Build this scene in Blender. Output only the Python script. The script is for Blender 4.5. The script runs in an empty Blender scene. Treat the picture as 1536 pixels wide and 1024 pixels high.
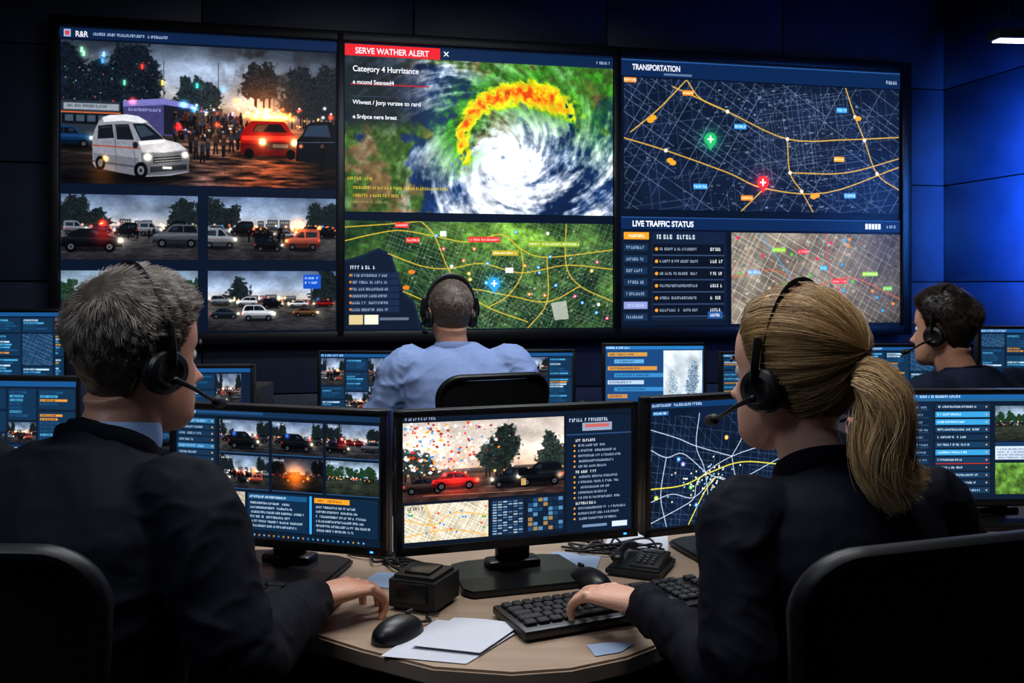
import bpy, bmesh, math, random
import numpy as np
from mathutils import Vector, Matrix
from mathutils.bvhtree import BVHTree
random.seed(5)
rng=np.random.default_rng(7)
SC=bpy.context.scene
COL=SC.collection
def rad(a): return math.radians(a)
def hx(h):
    h=h.lstrip('#')
    if len(h)==3: h=''.join(q*2 for q in h)
    return tuple(int(h[i:i+2],16)/255 for i in (0,2,4))
def lin(c): return tuple((x/12.92 if x<=0.04045 else ((x+0.055)/1.055)**2.4) for x in c)

# ------------------------------------------------------------ materials
def mat(name,col,rough=0.5,metal=0.0,bump=0.0,bscale=60,var=0.12,emit=None,es=1.0,spec=0.5,sheen=0.0,sss=0.0):
    m=bpy.data.materials.new(name); m.use_nodes=True
    nt=m.node_tree; b=nt.nodes['Principled BSDF']
    c=lin(hx(col)) if isinstance(col,str) else col
    tc=nt.nodes.new('ShaderNodeTexCoord')
    n=nt.nodes.new('ShaderNodeTexNoise'); n.inputs['Scale'].default_value=bscale; n.inputs['Detail'].default_value=4
    nt.links.new(tc.outputs['Object'],n.inputs['Vector'])
    r=nt.nodes.new('ShaderNodeValToRGB')
    r.color_ramp.elements[0].color=(*[x*(1-var) for x in c],1); r.color_ramp.elements[1].color=(*[min(1,x*(1+var)) for x in c],1)
    r.color_ramp.elements[0].position=0.3; r.color_ramp.elements[1].position=0.7
    nt.links.new(n.outputs['Fac'],r.inputs['Fac']); nt.links.new(r.outputs['Color'],b.inputs['Base Color'])
    b.inputs['Roughness'].default_value=rough; b.inputs['Metallic'].default_value=metal
    b.inputs['Specular IOR Level'].default_value=spec
    if sheen: b.inputs['Sheen Weight'].default_value=sheen; b.inputs['Sheen Roughness'].default_value=0.4
    if sss:
        b.inputs['Subsurface Weight'].default_value=sss; b.inputs['Subsurface Radius'].default_value=(0.02,0.008,0.004); b.inputs['Subsurface Scale'].default_value=0.3
    if bump:
        bp=nt.nodes.new('ShaderNodeBump'); bp.inputs['Strength'].default_value=bump; bp.inputs['Distance'].default_value=0.003
        nt.links.new(n.outputs['Fac'],bp.inputs['Height']); nt.links.new(bp.outputs['Normal'],b.inputs['Normal'])
    if emit:
        b.inputs['Emission Color'].default_value=(*lin(hx(emit)),1); b.inputs['Emission Strength'].default_value=es
    return m
def wood_mat(name,c1,c2):
    m=bpy.data.materials.new(name); m.use_nodes=True
    nt=m.node_tree; b=nt.nodes['Principled BSDF']
    tc=nt.nodes.new('ShaderNodeTexCoord'); mp=nt.nodes.new('ShaderNodeMapping'); mp.inputs['Scale'].default_value=(3,40,3)
    n=nt.nodes.new('ShaderNodeTexNoise'); n.inputs['Scale'].default_value=2; n.inputs['Detail'].default_value=6
    r=nt.nodes.new('ShaderNodeValToRGB'); r.color_ramp.elements[0].color=(*lin(hx(c1)),1); r.color_ramp.elements[1].color=(*lin(hx(c2)),1)
    nt.links.new(tc.outputs['Object'],mp.inputs['Vector']); nt.links.new(mp.outputs['Vector'],n.inputs['Vector'])
    nt.links.new(n.outputs['Fac'],r.inputs['Fac']); nt.links.new(r.outputs['Color'],b.inputs['Base Color'])
    b.inputs['Roughness'].default_value=0.34
    return m
def attr_mat(name,emission):
    m=bpy.data.materials.new(name); m.use_nodes=True
    nt=m.node_tree; b=nt.nodes['Principled BSDF']
    a=nt.nodes.new('ShaderNodeAttribute'); a.attribute_name='Col'
    if emission:
        b.inputs['Base Color'].default_value=(0.004,0.005,0.007,1); b.inputs['Roughness'].default_value=0.35
        b.inputs['Specular IOR Level'].default_value=0.10
        nt.links.new(a.outputs['Color'],b.inputs['Emission Color']); b.inputs['Emission Strength'].default_value=emission
        m.cycles.emission_sampling='NONE'
    else:
        nt.links.new(a.outputs['Color'],b.inputs['Base Color']); b.inputs['Roughness'].default_value=0.45
        b.inputs['Specular IOR Level'].default_value=0.3
    return m
M_SCR=attr_mat('display_pixels',1.38)
M_HAIR=attr_mat('hair_strands',0)
M_BLK=mat('black_plastic','#0b0c0f',0.38,bump=0.03,bscale=300)
M_BLKM=mat('black_matte_plastic','#101216',0.6,bump=0.08,bscale=400)
M_KEY=mat('key_plastic','#15171b',0.5)
M_CHAIR=mat('chair_fabric','#07090d',0.75,bump=0.5,bscale=420,spec=.25)
M_CHAIRF=mat('chair_frame_plastic','#0a0c11',0.45,spec=.35)
M_METAL=mat('brushed_metal','#8a8d92',0.3,0.9)
M_NAVY=mat('navy_suit_wool','#070a15',0.75,bump=0.10,bscale=900,spec=.12)
M_NAVY2=mat('navy_blazer_wool','#070a16',0.75,bump=0.10,bscale=900,spec=.12)
M_NAVY3=mat('dark_sweater','#0a1426',0.85,bump=0.15,bscale=500,spec=.15)
M_TROU=mat('trousers_wool','#0a0c12',0.9,bump=0.1,bscale=600,spec=.15)
M_SHIRT=mat('blue_shirt_cotton','#8499c6',0.75,bump=0.05,bscale=300,spec=.25)
M_SHIRTC=mat('pale_shirt_collar','#8fb0e0',0.7,bump=0.05,bscale=300)
M_SKIN=mat('skin','#c48d72',0.48,bump=0.16,bscale=320,var=0.10,sss=0.12)
M_SKIN2=mat('skin_fair','#d6a289',0.46,bump=0.12,bscale=320,var=0.08,sss=0.12)
M_LIP=mat('lips','#a2574e',0.4)
M_EYEW=mat('eye_white','#e4e0da',0.2)
M_IRIS=mat('eye_iris','#2c3b4a',0.15)
M_SHOE=mat('shoe_leather','#0c0b0b',0.3)
M_WOOD=wood_mat('desk_laminate','#927a66','#b39c86')
M_DARKDESK=mat('dark_console_laminate','#161b26',0.45)
M_WALL=mat('navy_wall_panel','#262f45',0.5,bump=0.05,bscale=8,var=0.15)
M_WALLR=mat('glossy_blue_wall','#173156',0.32,bump=0.04,bscale=6,var=0.15)
M_SEAM=mat('wall_seam','#05070c',0.8)
M_CEIL=mat('ceiling_paint','#0a0e18',0.8)
M_FLOOR=mat('carpet','#12151d',0.95,bump=0.5,bscale=300,var=0.3)
M_PAPER=mat('paper','#c3c6cf',0.7,var=0.04,bscale=15)
M_PAPER2=mat('paper_blue_tint','#8fa3c0',0.7,var=0.05,bscale=15)
M_LAMP=mat('lamp_diffuser','#ffffff',0.5,emit='#e9f1ff',es=9)
M_BLED=mat('blue_led_diffuser','#3080ff',0.5,emit='#1e6bff',es=6)
M_FRAMEB=mat('video_wall_frame','#05070c',0.4)

# ------------------------------------------------------------ noise
LAT=rng.random((8,97,97))
def vn(x,y,k=0):
    L=LAT[k%8]; xi=np.floor(x).astype(int); yi=np.floor(y).astype(int); fx=x-xi; fy=y-yi
    fx=fx*fx*(3-2*fx); fy=fy*fy*(3-2*fy); a=xi%97; b=yi%97; a1=(xi+1)%97; b1=(yi+1)%97
    return (L[b,a]*(1-fx)+L[b,a1]*fx)*(1-fy)+(L[b1,a]*(1-fx)+L[b1,a1]*fx)*fy
def fbm(x,y,o=4,k=0):
    s=0;a=0.5;t=0
    for i in range(o):
        ca,sa=math.cos(.7*i),math.sin(.7*i); xr=x*ca-y*sa; yr=x*sa+y*ca
        s=s+a*vn(xr*2**i+i*17.3,yr*2**i+i*9.1,k+i); t+=a; a*=0.5
    return s/t
def sstep(a,b,x): 
    t=np.clip((x-a)/(b-a),0,1); return t*t*(3-2*t)

# ------------------------------------------------------------ mesh builder
def catmull(P,sub):
    P=np.array(P,float); n=len(P)
    if n==2: 
        t=np.linspace(0,1,sub+1)[:,None]; return P[0]*(1-t)+P[1]*t
    E=np.vstack([2*P[0]-P[1],P,2*P[-1]-P[-2]]); out=[]
    for i in range(1,n):
        p0,p1,p2,p3=E[i-1],E[i],E[i+1],E[i+2]
        for k in range(sub):
            t=k/sub
            out.append(0.5*((2*p1)+(-p0+p2)*t+(2*p0-5*p1+4*p2-p3)*t*t+(-p0+3*p1-3*p2+p3)*t**3))
    out.append(P[-1]); return np.array(out)
class MB:
    def __init__(s): s.v=[]; s.f=[]; s.m=[]
    def add(s,vs,fs,mi=0,M=None):
        o=len(s.v)
        if M is not None: vs=[tuple(M@Vector(v)) for v in vs]
        else: vs=[tuple(float(q) for q in v) for v in vs]
        s.v+=vs; s.f+=[tuple(i+o for i in f) for f in fs]; s.m+=[mi]*len(fs)
    def frombm(s,bm,mi,M=None):
        bm.verts.index_update()
        s.add([v.co[:] for v in bm.verts],[[v.index for v in f.verts] for f in bm.faces],mi,M); bm.free()
    def box(s,c,size,mi=0,bev=0,rz=0,rx=0,seg=2,M=None,ry=0):
        bm=bmesh.new(); bmesh.ops.create_cube(bm,size=1)
        bmesh.ops.scale(bm,vec=size,verts=bm.verts)
        if bev>0: bmesh.ops.bevel(bm,geom=bm.edges[:],offset=min(bev,min(size)*0.49),segments=seg,affect='EDGES',profile=0.5)
        T=Matrix.Translation(c)@Matrix.Rotation(rz,4,'Z')@Matrix.Rotation(rx,4,'X')@Matrix.Rotation(ry,4,'Y')
        s.frombm(bm,mi,(M@T) if M is not None else T)
    def tube(s,pts,rads,mi=0,n=16,sub=5,up=(0,0,1),M=None,cap=True):
        R=np.array([(r,r) if np.isscalar(r) else r for r in rads],float)
        P=catmull(np.hstack([np.array(pts,float),R]),sub)
        C=P[:,:3]; R=np.maximum(P[:,3:],1e-4)
        T=np.gradient(C,axis=0); T/=np.linalg.norm(T,axis=1)[:,None]+1e-12
        if cap:
            a=[];b=[]
            for k,q in ((0.96,0.28),(0.75,0.66),(0.4,0.92)):
                a.append((C[0]-T[0]*k*R[0].min(),R[0]*q)); b.append((C[-1]+T[-1]*k*R[-1].min(),R[-1]*q))
            b=b[::-1]
            C=np.vstack([[x[0] for x in a],C,[x[0] for x in b]]); R=np.vstack([[x[1] for x in a],R,[x[1] for x in b]])
            T=np.vstack([[T[0]]*3,T,[T[-1]]*3])
        up=np.array(up,float); vs=[]; prev=None
        for c,r,t in zip(C,R,T):
            sd=np.cross(t,up)
            if prev is not None and np.linalg.norm(sd)<0.25: sd=prev-t*np.dot(prev,t)
            elif prev is None and np.linalg.norm(sd)<0.25: sd=np.cross(t,[0.3,1,0.1])
            sd/=np.linalg.norm(sd)
            if prev is not None and np.dot(sd,prev)<0: sd=-sd
            prev=sd; u2=np.cross(sd,t)
            for k in range(n):
                a=2*math.pi*k/n
                vs.append(c+sd*math.cos(a)*r[0]+u2*math.sin(a)*r[1])
        L=len(C); fs=[]
        for i in range(L-1):
            for k in range(n):
                k2=(k+1)%n; fs.append((i*n+k,i*n+k2,(i+1)*n+k2,(i+1)*n+k))
        fs.append(tuple(range(n))[::-1]); fs.append(tuple((L-1)*n+k for k in range(n)))
        s.add(vs,fs,mi,M)
    def rings(s,rg,mi=0,n=40,e=2.3,M=None):
        vs=[];fs=[]
        for (z,hw,hd,yc) in rg:
            for k in range(n):
                a=2*math.pi*k/n; c,sn=math.cos(a),math.sin(a)
                vs.append((hw*math.copysign(abs(c)**(2/e),c),yc+hd*math.copysign(abs(sn)**(2/e),sn),z))
        for i in range(len(rg)-1):
            for k in range(n):
                k2=(k+1)%n; fs.append((i*n+k,i*n+k2,(i+1)*n+k2,(i+1)*n+k))
        fs.append(tuple(range(n))[::-1]); fs.append(tuple((len(rg)-1)*n+k for k in range(n)))
        s.add(vs,fs,mi,M)
    def lathe(s,prof,mi=0,n=32,M=None):
        vs=[];fs=[]
        for (r,z) in prof:
            for k in range(n):
                a=2*math.pi*k/n; vs.append((r*math.cos(a),r*math.sin(a),z))
        for i in range(len(prof)-1):
            for k in range(n):
                k2=(k+1)%n; fs.append((i*n+k,i*n+k2,(i+1)*n+k2,(i+1)*n+k))
        fs.append(tuple(range(n))[::-1]); fs.append(tuple((len(prof)-1)*n+k for k in range(n)))
        s.add(vs,fs,mi,M)
    def prism(s,pts,z0,z1,mi=0,bev=0):
        bm=bmesh.new(); vs=[bm.verts.new((x,y,z0)) for x,y in pts]; f=bm.faces.new(vs)
        r=bmesh.ops.extrude_face_region(bm,geom=[f])
        bmesh.ops.translate(bm,vec=(0,0,z1-z0),verts=[g for g in r['geom'] if isinstance(g,bmesh.types.BMVert)])
        bmesh.ops.recalc_face_normals(bm,faces=bm.faces[:])
        if bev:
            ed=[e for e in bm.edges if abs(e.verts[0].co.z-e.verts[1].co.z)<1e-5]
            bmesh.ops.bevel(bm,geom=ed,offset=bev,segments=2,affect='EDGES')
        s.frombm(bm,mi)
    def sphere(s,c,r,mi=0,M=None,seg=16):
        bm=bmesh.new(); bmesh.ops.create_uvsphere(bm,u_segments=seg*2,v_segments=seg,radius=1)
        rr=(r,r,r) if np.isscalar(r) else r
        T=Matrix.Translation(c)@Matrix.Diagonal((*rr,1))
        s.frombm(bm,mi,(M@T) if M is not None else T)
    def obj(s,name,mats,parent=None,loc=None,rz=None,sharp=35,fixn=True):
        me=bpy.data.meshes.new(name); me.from_pydata(s.v,[],s.f)
        for m in (mats if isinstance(mats,(list,tuple)) else [mats]): me.materials.append(m)
        me.polygons.foreach_set('material_index',s.m)
        if fixn:
            bm=bmesh.new(); bm.from_mesh(me); bmesh.ops.recalc_face_normals(bm,faces=bm.faces[:]); bm.to_mesh(me); bm.free()
        me.polygons.foreach_set('use_smooth',[True]*len(me.polygons))
        try: me.set_sharp_from_angle(angle=rad(sharp))
        except Exception: pass
        o=bpy.data.objects.new(name,me); COL.objects.link(o)
        if parent: o.parent=parent
        if loc is not None: o.location=loc
        if rz is not None: o.rotation_euler=(0,0,rz)
        return o
    def remesh(s,name,mats,parent,voxel,smooth=4,fold=0,matfn=None):
        me=bpy.data.meshes.new(name+'_tmp'); me.from_pydata(s.v,[],s.f)
        bm=bmesh.new(); bm.from_mesh(me); bmesh.ops.recalc_face_normals(bm,faces=bm.faces[:]); bm.to_mesh(me); bm.free()
        o=bpy.data.objects.new(name+'_tmp',me); COL.objects.link(o)
        r=o.modifiers.new('r','REMESH'); r.mode='VOXEL'; r.voxel_size=voxel
        sm=o.modifiers.new('s','SMOOTH'); sm.factor=0.5; sm.iterations=smooth
        dg=bpy.context.evaluated_depsgraph_get(); dg.update()
        nm=bpy.data.meshes.new_from_object(o.evaluated_get(dg)); nm.name=name
        bpy.data.objects.remove(o)
        if fold:
            # cloth folds: sharp-crested ridged noise, triplanar, slanted like draped wool
            nv=len(nm.vertices); co=np.zeros(nv*3); nm.vertices.foreach_get('co',co); co=co.reshape(-1,3)
            no=np.zeros(nv*3); nm.vertices.foreach_get('normal',no); no=no.reshape(-1,3)
            def rid(a,b,k):
                w=fbm(a*6+30,b*6+30,2,k)*1.1
                n1=vn(a*9+b*5+w+50,b*17-a*7+w+50,k); n2=vn(a*22-b*12+w+50,b*34+a*10+w*2+50,k+1)
                r1=1-np.abs(2*n1-1); r2=1-np.abs(2*n2-1)
                return r1**3*.8+r2**3*.35
            wt=np.abs(no)**2; d=rid(co[:,0],co[:,2],1)*wt[:,1]+rid(co[:,1]*1.0,co[:,2],3)*wt[:,0]+rid(co[:,0],co[:,1],5)*wt[:,2]
            lowf=fbm(co[:,0]*8+co[:,1]*4+20,co[:,2]*8+20,2,6)-.5
            side=.45+.55*sstep(.10,.19,np.abs(co[:,0])); 
            co=co+no*((d-.35)*fold*side+lowf*fold*1.0)[:,None]
            nm.vertices.foreach_set('co',co.ravel()); nm.update()
        nm.materials.clear()
        for m in mats: nm.materials.append(m)
        n=len(nm.polygons); nm.polygons.foreach_set('use_smooth',[True]*n)
        if matfn:
            c=np.zeros(n*3); nm.polygons.foreach_get('center',c); nm.polygons.foreach_set('material_index',matfn(c.reshape(-1,3)).astype(int))
        else: nm.polygons.foreach_set('material_index',[0]*n)
        q=bpy.data.objects.new(name,nm); COL.objects.link(q); q.parent=parent
        return q
def empty(name,loc=(0,0,0),rz=0):
    e=bpy.data.objects.new(name,None); COL.objects.link(e); e.location=loc; e.rotation_euler=(0,0,rz); e.empty_display_size=0.1
    return e
def np_mesh(name,V,F,cols,m):
    me=bpy.data.meshes.new(name); me.vertices.add(len(V)); me.vertices.foreach_set('co',V.astype(np.float32).ravel())
    k=F.shape[1]; me.loops.add(F.size); me.loops.foreach_set('vertex_index',F.astype(np.int32).ravel())
    me.polygons.add(len(F)); me.polygons.foreach_set('loop_start',np.arange(0,F.size,k,dtype=np.int32))
    me.update(calc_edges=True)
    a=me.color_attributes.new('Col','FLOAT_COLOR','POINT')
    c4=np.ones((len(V),4),np.float32); c4[:,:3]=cols; a.data.foreach_set('color',c4.ravel())
    me.materials.append(m); me.polygons.foreach_set('use_smooth',[True]*len(F))
    return me

# ------------------------------------------------------------ canvas
class Cv:
    def __init__(s,w,h,sc=1.0,bg='#0a1626'):
        s.w,s.h,s.sc=w,h,sc; s.W=int(round(w*sc)); s.H=int(round(h*sc))
        s.a=np.zeros((s.H,s.W,3))+np.array(hx(bg))
        s.X,s.Y=np.meshgrid((np.arange(s.W)+.5)/sc,(np.arange(s.H)+.5)/sc)
    def bb(s,x0,y0,x1,y1):
        i0=max(0,int((y0)*s.sc)-2); i1=min(s.H,int((y1)*s.sc)+3); j0=max(0,int(x0*s.sc)-2); j1=min(s.W,int(x1*s.sc)+3)
        if i1<=i0 or j1<=j0: return None
        return (slice(i0,i1),slice(j0,j1))
    def bl(s,sl,m,col):
        c=np.array(hx(col) if isinstance(col,str) else col); m=m[...,None]; s.a[sl]=s.a[sl]*(1-m)+c*m
    def rect(s,x0,y0,x1,y1,col,al=1):
        sl=s.bb(x0,y0,x1,y1)
        if sl is None: return
        X,Y=s.X[sl],s.Y[sl]
        m=np.clip(np.minimum(X-x0,x1-X)*s.sc+.5,0,1)*np.clip(np.minimum(Y-y0,y1-Y)*s.sc+.5,0,1)
        s.bl(sl,m*al,col)
    def ell(s,cx,cy,rx,ry,col,al=1,soft=0):
        sl=s.bb(cx-rx-1,cy-ry-1,cx+rx+1,cy+ry+1)
        if sl is None: return
        d=1-np.hypot((s.X[sl]-cx)/rx,(s.Y[sl]-cy)/ry)
        m=np.clip(d/soft,0,1) if soft else np.clip(d*min(rx,ry)*s.sc+.5,0,1)
        s.bl(sl,m*al,col)
    def line(s,x0,y0,x1,y1,w,col,al=1):
        sl=s.bb(min(x0,x1)-w,min(y0,y1)-w,max(x0,x1)+w,max(y0,y1)+w)
        if sl is None: return
        X,Y=s.X[sl]-x0,s.Y[sl]-y0; dx,dy=x1-x0,y1-y0; L=dx*dx+dy*dy+1e-9
        t=np.clip((X*dx+Y*dy)/L,0,1); d=np.hypot(X-t*dx,Y-t*dy)
        s.bl(sl,np.clip((w/2-d)*s.sc+.5,0,1)*al,col)
    def pl(s,pts,w,col,al=1,smooth=True):
        P=catmull(pts,5) if smooth and len(pts)>2 else np.array(pts,float)
        for a,b in zip(P[:-1],P[1:]): s.line(a[0],a[1],b[0],b[1],w,col,al)
    def poly(s,pts,col,al=1):
        P=np.array(pts,float); sl=s.bb(P[:,0].min(),P[:,1].min(),P[:,0].max(),P[:,1].max())
        if sl is None: return
        acc=0
        for ox in(-.25,.25):
            for oy in(-.25,.25):
                X=s.X[sl]+ox/s.sc;Y=s.Y[sl]+oy/s.sc; ins=np.zeros(X.shape,bool)
                for i in range(len(P)):
                    x1,y1=P[i];x2,y2=P[(i+1)%len(P)]
                    if y1==y2: continue
                    c=((y1>Y)!=(y2>Y))&(X<(x2-x1)*(Y-y1)/(y2-y1)+x1); ins^=c
                acc=acc+ins/4.
        s.bl(sl,acc*al,col)
    def glow(s,cx,cy,r,col,amt=1):
        sl=s.bb(cx-2.5*r,cy-2.5*r,cx+2.5*r,cy+2.5*r)
        if sl is None: return
        c=np.array(hx(col)); g=np.exp(-((s.X[sl]-cx)**2+(s.Y[sl]-cy)**2)/r**2)[...,None]
        s.a[sl]=s.a[sl]+c*g*amt
    def grad(s,x0,y0,x1,y1,stops):
        sl=s.bb(x0,y0,x1,y1)
        X,Y=s.X[sl],s.Y[sl]; t=(Y-y0)/(y1-y0); ps=[p for p,_ in stops]; cs=np.array([hx(c) for _,c in stops])
        rgb=np.stack([np.interp(t,ps,cs[:,i]) for i in range(3)],-1)
        m=((X>=x0)&(X<=x1)&(Y>=y0)&(Y<=y1))[...,None]; s.a[sl]=np.where(m,rgb,s.a[sl])
    def txt(s,x,y,w,h,col,al=.9):
        cx=x
        while cx<x+w:
            cw=h*random.uniform(.4,.75)
            if random.random()<.16: cx+=cw*.8; continue
            t=random.random()
            s.rect(cx,y,cx+h*.2,y+h,col,al)
            if t<.6: s.rect(cx,y,cx+cw*.75,y+h*.28,col,al*.8)
            if t>.3: s.rect(cx,y+h*.72,cx+cw*.75,y+h,col,al*.8)
            if .2<t<.8: s.rect(cx+cw*.5,y+h*.2,cx+cw*.75,y+h,col,al*.7)
            cx+=cw+h*.14
    def paste(s,o,x,y):
        i=int(y*s.sc);j=int(x*s.sc);h=min(o.H,s.H-i);w=min(o.W,s.W-j)
        if h>0 and w>0: s.a[i:i+h,j:j+w]=o.a[:h,:w]
    def photo(s,grain=.05,blur=.6,con=1.0):
        a=s.a; p=np.pad(a,((1,1),(1,1),(0,0)),mode='edge')
        bl=(p[:-2,1:-1]+p[2:,1:-1]+p[1:-1,:-2]+p[1:-1,2:]+a)/5; a=a*(1-blur)+bl*blur
        g=fbm(s.X/3.7,s.Y/3.1,3,6)-.5; a=a*(1+grain*3*g)[...,None]; s.a=np.clip((a-.3)*con+.3,0.01,1.6)
def screen(cv,W,H,name,parent,loc):
    h,w=cv.H,cv.W
    xs=np.linspace(-W/2,W/2,w); zs=np.linspace(H/2,-H/2,h)
    X,Z=np.meshgrid(xs,zs); V=np.stack([X,np.zeros_like(X),Z],-1).reshape(-1,3)
    idx=np.arange(h*w).reshape(h,w)
    F=np.stack([idx[1:,:-1],idx[1:,1:],idx[:-1,1:],idx[:-1,:-1]],-1).reshape(-1,4)
    a=np.clip(cv.a,0,1.4); a=a**1.10*1.03; L=np.where(a<=.04045,a/12.92,((a+.055)/1.055)**2.4)
    me=np_mesh(name,V,F,L.reshape(-1,3),M_SCR)
    o=bpy.data.objects.new(name,me); COL.objects.link(o); o.parent=parent; o.location=loc
    return o

# ---------------- picture vocabulary
def car(c,x,y,w,kind='sedan',col='#20242c',face=1,lit=True,lc='#fff0c8'):
    H={'sedan':.34,'suv':.46,'van':.6,'truck':.55}[kind]*w
    def p(a,b): return (x+(a if face>0 else 1-a)*w, y-b*H)
    c.ell(x+w/2,y,w*.55,H*.16,'#05060a',.7,.5)
    base=np.array(hx(col))*.8; dk=tuple(base*.45); lt=tuple(np.minimum(1,base*1.35+.08)); mid=tuple(base*.72); col=tuple(base)
    if kind=='sedan':
        c.poly([p(0,.2),p(.005,.42),p(.02,.56),p(.14,.63),p(.22,.84),p(.31,.97),p(.45,1.01),p(.6,.99),p(.7,.85),p(.8,.64),p(.93,.56),p(.99,.44),p(1,.2)],col)
        c.poly([p(.19,.63),p(.26,.82),p(.33,.92),p(.58,.93),p(.66,.83),p(.75,.63)],'#0e131b'); c.poly([p(.5,.9),p(.58,.91),p(.66,.8),p(.6,.7)],'#3a4756',.5); c.line(*p(.46,.62),*p(.46,.95),w*.014,col)
    elif kind=='suv':
        c.poly([p(0,.15),p(.005,.5),p(.03,.7),p(.07,.92),p(.14,1),p(.55,1.01),p(.64,.9),p(.74,.67),p(.92,.6),p(.99,.5),p(1,.15)],col)
        c.poly([p(.07,.62),p(.11,.88),p(.16,.93),p(.54,.93),p(.61,.84),p(.69,.64)],'#0e131b'); c.poly([p(.46,.9),p(.54,.9),p(.62,.75),p(.5,.7)],'#3a4756',.5); c.line(*p(.36,.62),*p(.36,.95),w*.016,col)
    elif kind=='van':
        c.poly([p(0,.1),p(0,.86),p(.03,.96),p(.08,1),p(.52,1.0),p(.6,.93),p(.76,.61),p(.93,.52),p(.99,.42),p(1,.1)],col)
        c.poly([p(.46,.56),p(.46,.86),p(.55,.88),p(.7,.6)],'#141a24'); c.poly([p(.08,.6),p(.08,.84),p(.4,.86),p(.4,.58)],'#1d2530',.9)
        c.line(*p(.02,.42),*p(.9,.36),w*.02,'#b0402a',.6)
    else:
        c.poly([p(0,.14),p(0,1),p(.66,1),p(.66,.14)],col); c.poly([p(.67,.14),p(.67,.8),p(.86,.78),p(.98,.45),p(1,.14)],dk)
        c.poly([p(.72,.46),p(.72,.72),p(.85,.7),p(.92,.46)],'#1c2532')
    c.poly([p(0,.3),p(0,.44),p(1,.4),p(1,.3)],mid,.7); c.poly([p(0,.1),p(0,.3),p(1,.3),p(1,.1)],dk)
    c.line(*p(.03,.55),*p(.95,.5),max(.6,w*.012),lt,.7)
    r=w*.085
    for a in(.2,.8):
        q=p(a,.12); c.ell(q[0],q[1],r*1.1,r*1.1,'#030405'); c.ell(q[0],q[1],r*.55,r*.55,'#4a4f58'); c.ell(q[0],q[1],r*.2,r*.2,'#111')
    if lit:
        q=p(.97,.42); c.glow(q[0],q[1],w*.04,lc,1.0); c.glow(q[0],q[1],w*.12,lc,.25)
        q=p(.02,.44); c.glow(q[0],q[1],w*.03,'#ff3020',.7)
def tree(c,x,y,h,w,col='#0c120f',n=46):
    c.line(x,y,x,y-h*.6,max(.8,w*.05),'#0b0b0a')
    o=random.uniform(0,60); base=np.array(hx(col)); s_=max(1.2,w*.085)
    for (ox,oy,rx,ry) in ((0,.58,.58,.44),(random.uniform(-.25,.25),.36,.62,.30),(random.uniform(-.2,.2),.80,.34,.26)):
        X0=x+ox*w; cy=y-h*oy; rx*=w; ry*=h; sl=c.bb(X0-rx,cy-ry,X0+rx,cy+ry)
        if sl is None: continue
        X,Y=c.X[sl],c.Y[sl]
        d=np.hypot((X-X0)/rx,(Y-cy)/ry); nn=fbm(X/s_+o,Y/s_+o,4,2); n2=fbm(X/(s_*.6)+o,Y/(s_*.5),3,4)
        m=sstep(-.02,.14,1.0-d-nn*.78)[...,None]*.93; rgb=base*(.4+1.6*n2)[...,None]; c.a[sl]=c.a[sl]*(1-m)+rgb*m
def man(c,x,y,h,col='#0a0b10'):
    w=random.uniform(.8,1.15); c.ell(x,y-h*.92,h*.07,h*.085,'#4a362c'); c.poly([(x-h*.12*w,y-h*.78),(x-h*.05,y-h*.85),(x+h*.05,y-h*.85),(x+h*.12*w,y-h*.78),(x+h*.1,y-h*.42),(x-h*.1,y-h*.42)],col)
    s_=random.uniform(.02,.1); c.line(x-h*.04,y-h*.45,x-h*s_,y,h*.08,'#0a0b10'); c.line(x+h*.04,y-h*.45,x+h*s_,y-h*.02,h*.08,'#0a0b10')
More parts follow.
